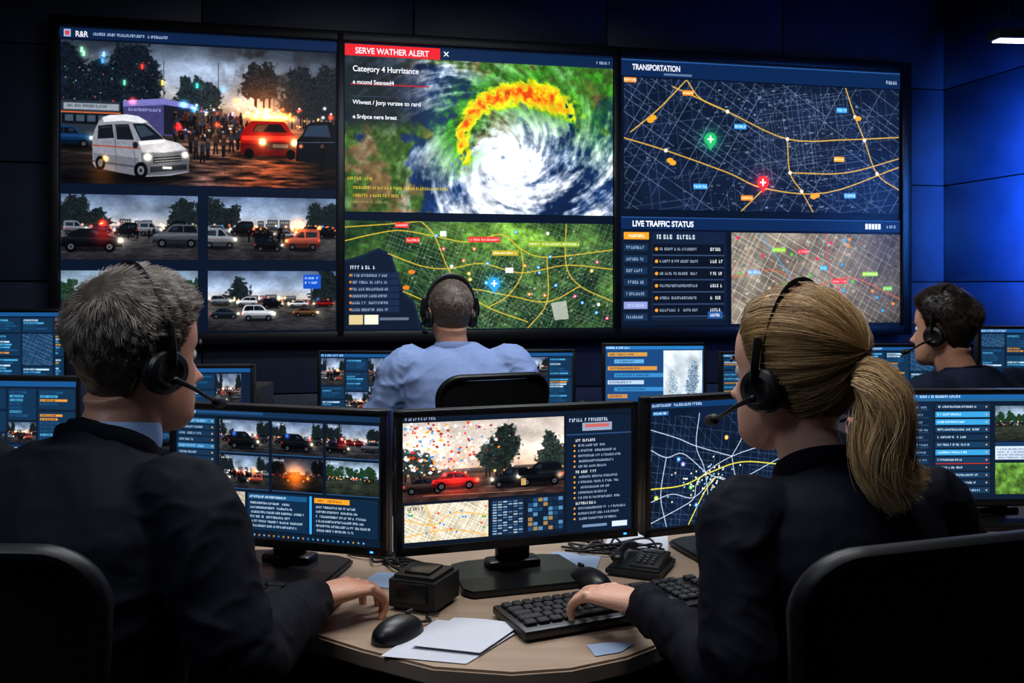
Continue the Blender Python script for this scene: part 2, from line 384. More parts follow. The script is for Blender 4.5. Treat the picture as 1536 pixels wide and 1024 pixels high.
def street(w,h,sc,seed,kind=0):
    random.seed(seed); c=Cv(w,h,sc)
    hz=h*.5
    if kind==3: c.grad(0,0,w,h,[(0,'#6f8296'),(.3,'#9aacba'),(.5,'#a8b2b8'),(.51,'#3a4038'),(1,'#2a3028')])
    else: c.grad(0,0,w,h,[(0,'#566680'),(.3,'#8f9db0'),(.5,'#b8aca0'),(.51,'#55524f'),(1,'#2b2b30')])
    n=fbm(c.X/w*5+seed,c.Y/h*4,5,seed); c.a*=(.6+.78*n)[...,None]
    g=fbm(c.X/9,c.Y/2.2,3,seed+2); lower=sstep(hz,hz+4,c.Y)
    c.a*=(1-lower*.2+lower*.6*(g-.35))[...,None]
    if kind!=3:
        for i in range(5): 
            x0=random.uniform(.25,.85)*w; bw=random.uniform(.04,.1)*w; bh=random.uniform(.06,.16)*h
            c.rect(x0,hz-bh,x0+bw,hz,'#39414e',.9)
            for q in range(4): c.rect(x0+bw*(.15+.2*q),hz-bh*.8,x0+bw*(.25+.2*q),hz-bh*.6,'#ffd890',.5)
        for i in range(16): tree(c,random.choice([random.uniform(-.02,.26),random.uniform(.80,1.02)])*w,hz+h*.06,h*random.uniform(.3,.62),w*random.uniform(.12,.22),'#161d1f',16)
    else:
        for i in range(26): tree(c,random.uniform(0,1)*w,hz+h*.08,h*random.uniform(.2,.5),w*random.uniform(.14,.26),'#1e3022',22)
    c.rect(0,hz-h*.02,w,hz+h*.03,'#14181d',.6)
    for i in range(34): c.glow(random.uniform(0,1)*w,hz+random.uniform(-.06,.05)*h,w*.006+.4,random.choice(['#ff3020','#ffb050','#ffe0b0','#4080ff','#ff6030']),.9)
    cols=['#11141a','#0d0f14','#c9ccd2','#7c828c','#8f1a16','#1d2a40']
    if kind==0:
        for i in range(5): car(c,w*(.02+.18*i),hz+h*random.uniform(.08,.14),w*.17,random.choice(['sedan','suv','van']),random.choice(cols),random.choice([1,-1]))
        for i in range(5): man(c,random.uniform(.45,.7)*w,hz+h*random.uniform(.14,.2),h*.15)
        car(c,-w*.02,h*.84,w*.46,'sedan','#14181f',1); car(c,w*.66,h*.78,w*.36,'suv','#5a5f68',-1,False)
        c.glow(w*.3,h*.44,w*.025,'#ff2010',1.2); c.glow(w*.3,h*.6,w*.07,'#ff2010',.4)
    elif kind==1:
        for i in range(6): car(c,w*(.0+.17*i),hz+h*random.uniform(.08,.16),w*.18,random.choice(['sedan','suv','van']),random.choice(cols),random.choice([1,-1]))
        for i in range(16): man(c,random.uniform(.25,.75)*w,hz+h*random.uniform(.12,.24),h*.18)
        car(c,w*.6,h*.82,w*.27,'van','#b05a4a',-1,True,'#ff9040'); car(c,w*.36,h*.84,w*.22,'suv','#101318',1); car(c,-w*.04,h*.8,w*.26,'van','#8a8f98',1)
        c.glow(w*.7,h*.46,w*.05,'#ff7020',.9)
        for i in range(8): c.glow(w*random.uniform(.1,.95),h*random.uniform(.46,.52),w*.01,'#ff9040',1)
    elif kind==2:
        for i in range(5): car(c,w*(.02+.2*i),hz+h*random.uniform(.06,.12),w*.16,random.choice(['sedan','suv']),random.choice(cols),random.choice([1,-1]))
        c.rect(w*.74,h*.06,w*.88,h*.3,'#1c4fa8'); c.txt(w*.755,h*.1,w*.1,h*.035,'#e8f0ff'); c.txt(w*.755,h*.18,w*.1,h*.035,'#e8f0ff'); c.rect(w*.8,h*.3,w*.81,h*.55,'#333')
        car(c,w*.26,h*.82,w*.26,'suv','#ccd1d8',1); c.poly([(w*.55,h*.6),(w*.9,h*.72),(w*.9,h*.78),(w*.55,h*.66)],'#4a4640')
        car(c,w*.02,h*.78,w*.22,'sedan','#2a3340',1); car(c,w*.66,h*.76,w*.2,'sedan','#6a4a30',1)
    elif kind==4:
        car(c,w*.05,h*.66,w*.3,'sedan','#22252c',1); car(c,w*.66,h*.66,w*.32,'suv','#2a2d35',-1); car(c,w*.18,h*.86,w*.62,'suv','#16181e',1); c.glow(w*.3,h*.42,w*.04,'#4080ff',.8); c.glow(w*.75,h*.5,w*.03,'#ff5030',.9)
    elif kind==5:
        c.a*=np.array([.55,.5,.5]); car(c,w*.22,h*.72,w*.5,'sedan','#2a1410',1,True,'#ff9030'); c.glow(w*.46,h*.55,w*.18,'#ff7a20',.9)
    c.photo(.05,.35,1.12)
    return c
def lines_map(c,x0,y0,x1,y1,ang,sp,col,wd,al,prob=.8):
    cx,cy=(x0+x1)/2,(y0+y1)/2; R=math.hypot(x1-x0,y1-y0)/2; ca,sa=math.cos(ang),math.sin(ang)
    o=-R
    while o<R:
        s=-R
        while s<R:
            L=random.uniform(.15,.5)*R
            if random.random()<prob:
                ax,ay=cx+ca*s-sa*o,cy+sa*s+ca*o; bx,by=cx+ca*(s+L)-sa*o,cy+sa*(s+L)+ca*o
                t0,t1=0.,1.; dx,dy=bx-ax,by-ay; okk=True
                for p_,q_ in((-dx,ax-x0),(dx,x1-ax),(-dy,ay-y0),(dy,y1-ay)):
                    if abs(p_)<1e-9:
                        if q_<0: okk=False
                    else:
                        r_=q_/p_
                        if p_<0: t0=max(t0,r_)
                        else: t1=min(t1,r_)
                if okk and t0<t1: c.line(ax+dx*t0,ay+dy*t0,ax+dx*t1,ay+dy*t1,wd,col,al*random.uniform(.5,1))
            s+=L
        o+=sp*random.uniform(.6,1.4)
def pin(c,x,y,r,col,ring='#ffffff'):
    c.glow(x,y,r*1.6,col,.5); c.ell(x,y,r,r,col); c.poly([(x-r*.7,y+r*.5),(x+r*.7,y+r*.5),(x,y+r*1.7)],col)
    c.rect(x-r*.12,y-r*.55,x+r*.12,y+r*.55,ring); c.rect(x-r*.5,y-r*.12,x+r*.5,y+r*.12,ring)
def label(c,x,y,w,h,col):
    c.rect(x,y,x+w,y+h,col); c.txt(x+1,y+h*.3,w-2,h*.4,'#ffffff',.8)

# ---------------- wall canvases
WS=1.45
def cv_main():
    random.seed(3); c=Cv(416,219,WS)
    c.grad(0,0,416,219,[(0,'#343d4a'),(.25,'#626a76'),(.42,'#968f86'),(.52,'#54453e'),(1,'#171519')])
    n=fbm(c.X/70+3,c.Y/36,6,1); c.a*=(.35+1.15*n)[...,None]
    cl=np.exp(-((c.X-215)/80)**2-((c.Y-45)/40)**2); c.a+=cl[...,None]*np.array([.22,.24,.27])*(.5+n)[...,None]
    sm=fbm(c.X/26+9,c.Y/26,6,2); sm=sstep(.38,.62,sm)*np.exp(-((c.X-305)/62)**2)*sstep(112,30,c.Y); c.a=c.a*(1-sm[...,None]*.82)+np.array([.13,.12,.12])*sm[...,None]*.8
    for i in range(26): tree(c,random.uniform(-10,128),122,random.uniform(80,130),60,'#111820')
    for i in range(9): tree(c,random.uniform(172,232),118,random.uniform(44,80),40,'#1c2428')
    for i in range(13): tree(c,random.uniform(345,420),124,random.uniform(70,112),50,'#171c20')
    for i in range(4): tree(c,random.uniform(285,325),92,random.uniform(60,86),54,'#1b1d20')
    for i in range(60): c.rect(*(lambda x,y:(x,y,x+random.uniform(1,2.4),y+random.uniform(1,2.4)))(random.uniform(0,140),random.uniform(20,100)),random.choice(['#ffd890','#90c8ff','#60ffc0','#ff8060']),random.uniform(.2,.7))
    for x in (95,150,232,318): c.line(x,110,x,25,1,'#1a1d22',.8)
    for (x,y,q) in ((30,14,'#8ff0a0'),(33,20,'#8ff0a0'),(60,30,'#3fa0ff'),(118,36,'#ff4030'),(62,20,'#80c0ff'),(148,60,'#ffcf60'),(200,62,'#40e0d0'),(240,66,'#60a0ff'),(92,62,'#6fe0b0'),(260,84,'#ffd060')):
        c.rect(x-1.6,y-4,x+1.6,y+4,q,.8); c.glow(x,y,6,q,.3)
    low=sstep(118,140,c.Y); st=fbm(c.X/30,c.Y/3.6,5,5)
    c.a*=(1-low*.25+low*(st-.45)*1.4)[...,None]
    c.a+=(low*np.exp(-((c.X-312)/58)**2)*np.clip(st*2.0-.55,0,1.2))[...,None]*np.array([1.0,.42,.16])*.75
    c.a+=(low*np.exp(-((c.X-215)/60)**2)*np.clip(st*1.6-.5,0,1))[...,None]*np.array([.6,.42,.34])*.7
    for k in range(5): c.line(150+k*30,219,205+k*14,140,.7,'#000',.35)
    c.glow(302,106,46,'#ff7a28',.45)
    for i in range(46): c.glow(272+random.uniform(0,76),105+random.gauss(0,5),random.uniform(1.6,4),random.choice(['#ff7a18','#ffb040','#ffe090','#ff5010']),.5)
    for i in range(110): c.glow(random.uniform(70,415),random.uniform(90,124),random.uniform(.8,2.6),random.choice(['#ff3020','#ffb050','#4488ff','#ffffff','#ff5030','#ffd080']),.9)
    c.rect(0,92,86,150,'#2a323c'); c.rect(4,96,84,106,'#9aa2aa',.8); c.rect(2,112,84,128,'#11151b'); c.line(0,110,86,110,2,'#d8682a',.8); c.txt(8,98,60,4,'#303844'); car(c,-20,162,66,'suv','#1a4370',1)
    for k in range(5): c.rect(6+k*16,114,18+k*16,124,'#4a5a6a',.8)
    c.poly([(90,90),(150,84),(194,92),(194,142),(90,142)],'#403f68'); c.poly([(90,90),(150,84),(194,92),(194,99),(150,94),(90,99)],'#6d6ca4'); c.poly([(150,94),(194,99),(194,140),(150,140)],'#1c1e2c'); c.glow(180,92,6,'#50b0ff',1.0); c.glow(196,99,6,'#50b0ff',1.0); c.txt(98,101,46,4,'#cdd0ff',.6); c.glow(104,90,5,'#ff4040',1.0)
    car(c,222,134,46,'truck','#a02a1c',-1,True,'#ffd080'); c.glow(232,108,5,'#ff3020',1.2); c.glow(252,110,5,'#4080ff',1.0)
    for i in range(120): man(c,random.uniform(166,280),random.uniform(124,152),random.uniform(16,26),random.choice(['#0b0c10','#191c24','#3a1c16','#1f2a42','#4a352a','#2a2d34']))
    for x,y in ((208,182),(216,178),(240,172),(198,176),(252,165),(262,160),(228,168),(190,168)): man(c,x,y,34,random.choice(['#0f1116','#1c212c','#241a18']))
    for i in range(26): c.glow(random.uniform(170,280),random.uniform(118,142),random.uniform(.8,1.8),random.choice(['#ffd090','#ff5030','#ffffff']),.7)
    c.glow(172,128,5,'#ff2020',1.3); c.glow(230,122,4,'#ff5030',1); c.glow(230,130,34,'#ffb070',.12)
    c.ell(310,170,54,8,'#07060a',.8,.5)
    c.poly([(266,164),(265,138),(270,130),(279,117),(284,114),(330,113),(336,116),(345,130),(354,138),(355,162),(350,168),(270,168)],'#8a120d'); c.poly([(266,150),(355,148),(355,162),(350,168),(270,168),(266,164)],'#520b08'); c.poly([(284,131),(291,119),(328,118),(339,131)],'#1a1416'); c.poly([(286,130),(292,120),(310,119),(300,131)],'#7a4a34',.7)
    c.poly([(268,138),(352,136),(354,143),(268,145)],'#e03424',.95); c.rect(304,147,350,159,'#1a0a0a'); c.rect(316,150,340,156,'#c8c0b0',.4)
    for k in range(4): c.line(306,149+k*3,348,149+k*3,.8,'#7a3a2a',.8)
    c.rect(282,110,334,114,'#ffb060'); 
    for x in(300,350): c.glow(x,147,5,'#fff0b0',1.3); c.glow(x,147,15,'#ffb060',.4)
    for x in(279,344): c.ell(x,166,7,8,'#060608')
    for i in range(8): c.glow(284+i*7,107,4.0,random.choice(['#ff9030','#ff4020','#ffd080']),1.0)
    c.poly([(352,176),(354,142),(362,134),(369,118),(376,113),(406,111),(416,120),(416,182)],'#0d1016'); c.poly([(364,136),(372,119),(402,116),(408,136)],'#2c3a4c'); c.glow(408,104,4,'#ff4020',1)
    c.line(356,146,414,144,1,'#5a6472'); c.glow(360,152,3,'#ff8040',1); man(c,394,190,42,'#07080c')
    c.ell(118,206,80,10,'#040507',.8,.5)
    c.poly([(46,188),(45,152),(48,138),(54,124),(60,117),(70,113),(96,111),(112,113),(126,121),(140,136),(152,148),(172,153),(184,162),(188,176),(187,198),(160,204),(120,207),(84,201),(50,194)],'#7c7e87')
    c.poly([(60,117),(70,113),(96,111),(112,113),(126,121),(118,124),(90,121),(62,124)],'#c2c3c8')
    c.poly([(112,152),(152,148),(172,153),(184,162),(150,168),(118,168)],'#aaa9ad'); c.poly([(112,152),(152,148),(150,153),(116,158)],'#dcdad8',.7)
    c.poly([(46,172),(112,178),(118,206),(84,201),(50,194)],'#5c5f68',.8)
    c.poly([(104,125),(122,124),(130,129),(150,147),(116,151)],'#131a23'); c.poly([(108,128),(121,127),(136,141),(116,146)],'#485866',.6)
    c.poly([(54,130),(74,127),(77,148),(53,150)],'#161b24'); c.poly([(79,127),(98,126),(106,150),(81,150)],'#161b24'); c.line(57,133,72,131,1,'#5a6876',.6); c.line(82,130,96,129,1,'#5a6876',.6)
    c.line(78,126,80,198,.8,'#44464c'); c.line(104,152,110,200,.8,'#44464c')
    c.line(47,160,114,163,2.2,'#8f3a26',.8); c.line(46,184,112,192,3,'#3a3c42',.8); c.txt(60,153,36,4,'#5a5f68',.6)
    c.poly([(116,170),(150,169),(186,164),(188,196),(150,203),(120,205)],'#4c4e55'); c.poly([(134,176),(176,172),(176,181),(134,186)],'#0e1014'); c.line(136,179,175,175,.8,'#9a9ca2'); c.line(136,183,175,179,.8,'#9a9ca2'); c.poly([(130,191),(184,186),(184,194),(130,200)],'#1d1f24')
    c.rect(148,190,162,194,'#d8d8d0',.8); c.ell(108,158,4,5,'#1a1c20')
    c.ell(116,197,10,13,'#060709'); c.ell(116,197,5,7,'#5f646a'); c.ell(116,197,2,3,'#15171a'); c.ell(57,187,7,11,'#060709'); c.ell(57,187,3.5,6,'#55595f')
    c.glow(126,176,5,'#fff2c8',1.3); c.glow(182,171,4.5,'#fff2c8',1.1); c.glow(150,176,22,'#fff0d0',.18); c.glow(64,180,4,'#ffb040',1.2); c.glow(60,205,20,'#ff9030',.2)
    c.photo(.05,.45,1.10)
    return c
def cv_hurr():
    random.seed(8); c=Cv(404,240,WS); X,Y=c.X,c.Y
    dx=X-232; dy=(Y-156)*1.12; r=np.hypot(dx,dy); th=np.degrees(np.arctan2(dy,dx))
    land=fbm(X/60+2,Y/60,6,3)+.30*sstep(170,0,X)+.38*sstep(80,0,Y)*sstep(150,240,X)-.15*sstep(100,260,Y)*sstep(60,200,X)
    n3=fbm(X/7+11,Y/7+5,4,4)
    ocean=np.array(hx('#122c58'))*(.6+.8*fbm(X/30,Y/30,5,4))[...,None]
    lc=np.array(hx('#3d5c28'))*(.5+1.0*n3)[...,None]; br=np.array(hx('#6d5a3c'))*(.6+.8*n3)[...,None]
    mx=sstep(.45,.62,fbm(X/25+7,Y/25,3,6))[...,None]; lc=lc*(1-mx)+br*mx
    lm=sstep(.60,.66,land)[...,None]; a=ocean*(1-lm)+lc*lm
    def swirl(K):
        ang=K*np.log(r+14.); ca,sa=np.cos(ang),np.sin(ang); return dx*ca-dy*sa, dx*sa+dy*ca
    u,v=swirl(1.45); n1=fbm(u/40+40,v/40+40,6,1); u2,v2=swirl(1.8); n2=fbm(u2/13+40,v2/13+40,5,2)
    arm=.5+.5*np.cos(np.radians(th)*2+3.0*np.log(r+14.)+.4)
    dens=(n1*1.25+n2*.45+n3*.34)+.28*arm-1.14+.85*np.exp(-(r/44)**2)+.26*np.exp(-((r-85)/55)**2)-.10*sstep(150,250,r)
    dens+= .16*sstep(60,200,dx)*sstep(-140,0,dy)
    dens=np.clip(dens*2.5,0,1)
    dens*=1-.85*sstep(165,50,X)*sstep(60,140,Y+X*.2)
    sh=.40+.62*n2+.34*n3+.14*np.exp(-(r/60)**2)
    cloud=np.array([.92,.95,1.0])*sh[...,None]
    dd=(dens**.8)[...,None]; a=a*(1-dd)+cloud*dd
    tt=np.where(th>150,th-360,th); Rr=44+np.clip((tt+175),0,200)/115*62
    win=sstep(-215,-160,tt)*sstep(-12,-62,tt)
    q2=(r-Rr-22)/(34+22*sstep(-120,-60,tt)); g=np.exp(-q2*q2)*sstep(-230,-160,tt)*sstep(20,-60,tt)*sstep(.28,.56,n1*.6+n3*.5)
    g2=sstep(.44,.56,fbm(X/22,Y/16,5,7))*sstep(105,30,Y)*sstep(170,270,X)
    gm=np.clip(np.maximum(g*1.1,g2*.85),0,.95)[...,None]; a=a*(1-gm*.92)+np.array(hx('#3f9c26'))*(.25+1.15*n2*.7+.5*n3)[...,None]*gm*.92
    w_=11+12*sstep(-150,-70,tt)
    q=(r-Rr-13)/w_; mod=.16+1.2*n2*.55+1.3*(n3-.3)+.35*(n1-.5); inten=np.exp(-q*q)*win*mod
    k_=[0,.2,.38,.58,.82,1]
    hc=np.stack([np.interp(inten,k_,[.15,.50,.88,.98,.95,.80]),np.interp(inten,k_,[.5,.74,.86,.74,.48,.25]),np.interp(inten,k_,[.12,.12,.12,.10,.06,.04])],-1)*(.7+.5*n2)[...,None]
    hm=(sstep(.14,.32,inten)*.95)[...,None]; a=a*(1-hm)+hc*hm
    eye=np.exp(-((r)/4.0)**2)[...,None]; a=a*(1-eye*.7)+np.array([.25,.31,.42])*eye*.7
    c.a=np.clip(a,0,1)
    L=(sstep(150,60,X)*sstep(130,100,Y))[...,None]; c.a=c.a*(1-L*.82)+np.array(hx('#0c1524'))*L*.82
    c.rect(0,0,404,17,'#0d2648'); c.rect(0,0,138,17,'#d3262d'); c.line(144,5,150,11,1.2,'#fff'); c.line(150,5,144,11,1.2,'#fff'); c.txt(378,7,20,4,'#c0d0e8')
    c.rect(8,56,122,58,'#a3202a'); c.rect(8,74,120,75,'#33405a'); c.rect(8,106,90,107,'#33405a')
    for y,w in((190,34),(203,138),(214,70)): c.txt(4 if y<200 else 12,y,w,4,'#d8c23a',.9)
    c.txt(4,224,60,3,'#9aa06a',.7)
    return c
def cv_map():
    random.seed(12); c=Cv(404,160,WS); X,Y=c.X,c.Y
    n=fbm(X/40,Y/30,6,2); n2=fbm(X/6,Y/6,5,3)
    a=np.array(hx('#1a3320'))*(.4+1.2*n2)[...,None]+np.array(hx('#6a8230'))*(np.clip(n*2-.8,0,1))[...,None]*.6*(.4+n2)[...,None]
    hot=np.exp(-((X-240)/90)**2-((Y-22)/28)**2)*(.3+1.1*n)*(.5+n2); a+=hot[...,None]*np.array([.36,.46,.08])*.75
    c.a=np.clip(a,0,1)
    for a_ in(.35,1.92): lines_map(c,60,0,404,160,a_,6,'#90a890',.7,.6,.85)
    lines_map(c,200,40,404,160,-.6,6,'#a8b89a',.7,.6)
    lines_map(c,100,60,300,160,.9,6,'#a8b89a',.7,.5)
    for i in range(520):
        x=random.uniform(90,400);y=random.uniform(8,156); c.rect(x,y,x+random.uniform(1,4),y+random.uniform(1,3),random.choice(['#a9b59c','#c8cdb8','#5a7050']),random.uniform(.2,.7))
    c.poly([(0,58),(26,50),(48,40),(66,48),(76,78),(84,104),(100,120),(112,160),(0,160)],'#14233c'); c.poly([(0,62),(26,54),(46,44),(64,51),(74,82),(82,108),(98,124),(108,160),(0,160)],'#101c30')
    yr='#d8b83a'
    for P in ([(0,30),(40,20),(80,14),(130,22),(180,30),(230,18),(260,40),(300,52),(404,40)],[(110,0),(130,22),(150,70),(172,100),(210,128),(270,150)],[(62,48),(110,66),(150,70),(200,62),(260,76),(330,64),(404,70)],[(260,40),(262,76),(240,110),(210,128)],[(330,0),(330,64),(352,96),(404,120)],[(84,104),(130,120),(172,100),(240,110),(300,120),(352,96)],[(300,52),(300,120),(270,160)],[(0,10),(60,5),(110,0)]): c.pl(P,1.6,yr,.85)
    for x,y,w,q in((72,2,20,'#d6322e'),(88,24,20,'#d6322e'),(180,22,48,'#d6322e'),(270,28,80,'#8faa2c'),(216,42,40,'#b3a12c'),(138,14,9,'#e8e8f0'),(236,68,12,'#e8e8f0')): label(c,x,y,w,8,q)
    for i in range(30):
        x=random.uniform(110,395);y=random.uniform(14,150); q=random.choice(['#e87a20','#2f9be8','#e8e8f0','#e83a7a','#f0c030']); c.ell(x,y,2.6,2.6,q); c.ell(x,y,1.1,1.1,'#fff')
    for x,y in((96,75),(88,98)): c.ell(x,y,5,3,'#e87a20')
    pin(c,219,92,9,'#2f9be8'); c.poly([(306,122),(330,118),(334,146),(312,148)],'#b9bdb4',.8)
    c.txt(8,66,38,5,'#e8eef8'); 
    for i in range(6): 
        c.rect(6,76+i*10,78,84+i*10,'#1a2c48'); c.txt(10,78.5+i*10,50,3.6,'#b7c4da',.8); c.ell(8,80+i*10,1.6,1.6,'#e88a20')
    c.rect(6,138,26,152,'#c9b98a'); c.rect(28,138,48,152,'#e8e0c8'); c.rect(50,142,92,146,'#7f8ca0',.7)
    return c
def cv_trans():
    random.seed(21); c=Cv(415,174,WS,'#0f1c33'); X,Y=c.X,c.Y
    c.a*=(.6+.9*fbm(X/50,Y/40,5,1))[...,None]
    for a_,sp,al in((.55,13,.8),(.55+1.57,15,.8),(-.15,12,.45),(1.45,12,.45)): lines_map(c,0,0,415,174,a_,sp,'#8a9cba',.7,al,.7)
    for a_ in(-.15,1.42): lines_map(c,190,10,370,130,a_,6,'#98a8c0',.7,.55,.55)
    for i in range(700):
        x=random.gauss(240,95);y=random.uniform(6,168); w=random.uniform(1,6); c.rect(x,y,x+w,y+random.uniform(.8,2.6),random.choice(['#b8c6da','#8fa0ba','#5a6f90']),random.uniform(.1,.55))
    yr='#d8ac4a'
    for P in ([(0,80),(60,95),(150,122),(205,142),(300,146),(415,108)],[(70,10),(150,40),(240,74),(330,72),(415,66)],[(240,74),(244,120),(262,145)],[(10,72),(50,40),(90,0)],[(205,142),(170,174)],[(330,0),(345,40),(360,72),(380,118),(415,140)],[(244,120),(330,118),(415,96)],[(262,145),(280,174)],[(90,0),(110,24),(150,40)]): c.pl(P,1.7,yr,.9)
    for x,y in((60,95),(240,74),(244,120),(262,145),(345,40),(150,40),(360,72),(205,142),(380,118)): c.ell(x,y,2.6,2.6,'#f0e6d0')
    for x,y,w,q in((84,14,16,'#e88a20'),(160,56,18,'#3f9be0'),(316,28,16,'#3f9be0'),(312,96,16,'#f0a020'),(328,146,18,'#4f9be0'),(100,138,20,'#3f9be0'),(170,152,18,'#e88a20'),(0,0,18,'#d88a40')): label(c,x,y,w,7,q)
    for x,y in((38,56),(42,52),(66,108),(70,111),(280,152),(285,150),(350,42)): c.ell(x,y,5,3.4,'#f0a030')
    pin(c,125,78,9,'#27b36a'); pin(c,203,134,9,'#e23240')
    return c
def cv_head(w):
    c=Cv(w,24,WS,'#0d2850'); c.rect(0,0,w,2,'#2a5590'); c.txt(w-22,12,18,5,'#c6d4ea')
    c.rect(60,18,100,21,'#b0bed4',.5); return c
def cv_list():
    random.seed(31); c=Cv(155,131,WS,'#0d1a2e')
    c.rect(4,2,40,12,'#e89a2a'); c.txt(10,5,24,4,'#fff')
    for i in range(7): c.rect(4,18+i*16,38,28+i*16,'#16304e' if i!=5 else '#8b93c8'); c.txt(8,21+i*16,24,4,'#b8c8e0',.8)
    c.rect(44,1,152,124,'#13233c'); c.txt(48,5,60,6,'#e8f0fb')
    for i in range(6):
        y=18+i*17; c.rect(46,y,150,y+14,'#0a1424'); c.line(46,y+15.5,150,y+15.5,.8,'#4a5f80'); c.ell(51,y+7,2.4,2.4,'#e89a2a'); c.txt(56,y+5,54,3.6,'#b8c6da'); c.txt(130,y+4.5,16,4.4,'#ffffff')
    c.rect(126,112,148,122,'#2a5590'); c.txt(130,115,14,4,'#fff')
    return c
def cv_live():
    random.seed(41); c=Cv(255,122,WS,'#8c8276'); X,Y=c.X,c.Y
    c.a*=(.5+.85*fbm(X/30,Y/25,6,4))[...,None]
    for i in range(420):
        x=random.uniform(0,250);y=random.uniform(0,118); s=random.uniform(2,6); q=.5; p_=[(x+(a*math.cos(q)-b_*math.sin(q))*s,y+(a*math.sin(q)+b_*math.cos(q))*s*.8) for a,b_ in((0,0),(1,0),(1,1),(0,1))]; c.poly(p_,random.choice(['#a8977e','#7b8474','#94706a','#b8b0a2','#5f5a56','#6a7078']),.75)
    for a_,sp in((.5,9),(.5+1.57,10)): lines_map(c,0,0,255,122,a_,sp,'#d8d2c4',.9,.75,.9); lines_map(c,0,0,255,122,a_,sp*1.6,'#3f3b38',.8,.6,.8)
    R=sstep(150,255,X)[...,None]; c.a*=1-R*.4
    for P,q in (([(0,60),(60,50),(120,70),(180,60),(255,90)],'#d8603a'),([(40,0),(80,50),(130,122)],'#4aa0d8'),([(140,0),(150,60),(200,122)],'#d24a6a')): c.pl(P,1.3,q,.8)
    for x,y,w,q in((60,20,20,'#8fc83a'),(98,22,16,'#e04050'),(150,62,22,'#e0303a'),(196,52,24,'#8fc83a'),(132,44,10,'#40b0e8'),(24,50,18,'#7aa8d8'),(228,72,14,'#6fb84a')): label(c,x,y,w,6,q)
    for i in range(24): c.ell(random.uniform(5,250),random.uniform(5,118),2.2,2.2,random.choice(['#e02a5a','#30a0f0','#50c050','#f08a20']))
    return c

# ---------------- desk monitor canvases
MS=1.8
def cvA():
    random.seed(51); c=Cv(340,184,MS,'#0b1828'); c.rect(0,0,340,9,'#14304e'); c.rect(20,2,150,6,'#2f6698',.5); c.txt(4,2.5,30,4,'#cfe4ff')
    c.rect(0,11,72,184,'#0e2034')
    for i in range(18): c.rect(4,14+i*9.3,68,21+i*9.3,'#163450' if i%4 else '#2c6f9c'); c.txt(7,16+i*9.3,random.uniform(20,50),3,'#c6dcf2',.8); c.ell(64,17.5+i*9.3,1.3,1.3,'#e8a040')
    for r_,y in enumerate((14,66)):
        for k,x in enumerate((77,165,253)):
            st=random.getstate(); pc_=street(83,47,MS,60+r_*3+k*7,[4,4,0,1,5,3][r_*3+k]); random.setstate(st)
            c.paste(pc_,x,y); c.rect(x,y+47,x+83,y+48.2,'#3f7fb8',.6); c.txt(x+3,y+2,16,2.6,'#ffffff',.8)
    c.rect(77,118,120,170,'#a8a28e'); lines_map(c,78,119,119,169,.4,5,'#f4f0e4',1,.7); lines_map(c,78,119,119,169,1.9,5,'#7a7460',.8,.7); c.pl([(80,130),(100,150),(118,160)],1.4,'#e8a020')
    c.rect(124,118,224,172,'#0f2c48'); c.rect(126,120,222,127,'#1c5580'); c.txt(128,122,60,3,'#fff')
    for i in range(6): c.txt(129,131+i*6.6,random.uniform(60,88),3,'#dcebfa')
    c.rect(232,118,334,172,'#0f2840'); c.rect(234,120,290,127,'#e89a2a'); c.txt(236,122,40,3,'#402808'); c.rect(226,118,230,172,'#3aa0e0')
    for i in range(6): c.txt(237,131+i*6.6,random.uniform(50,88),3,'#dcebfa')
    c.rect(0,174,340,184,'#0d1e32')
    for i in range(30): c.ell(80+i*8,179,1.4,1.4,random.choice(['#40a0e0','#8fc0e8','#e89a2a']),.8)
    return c
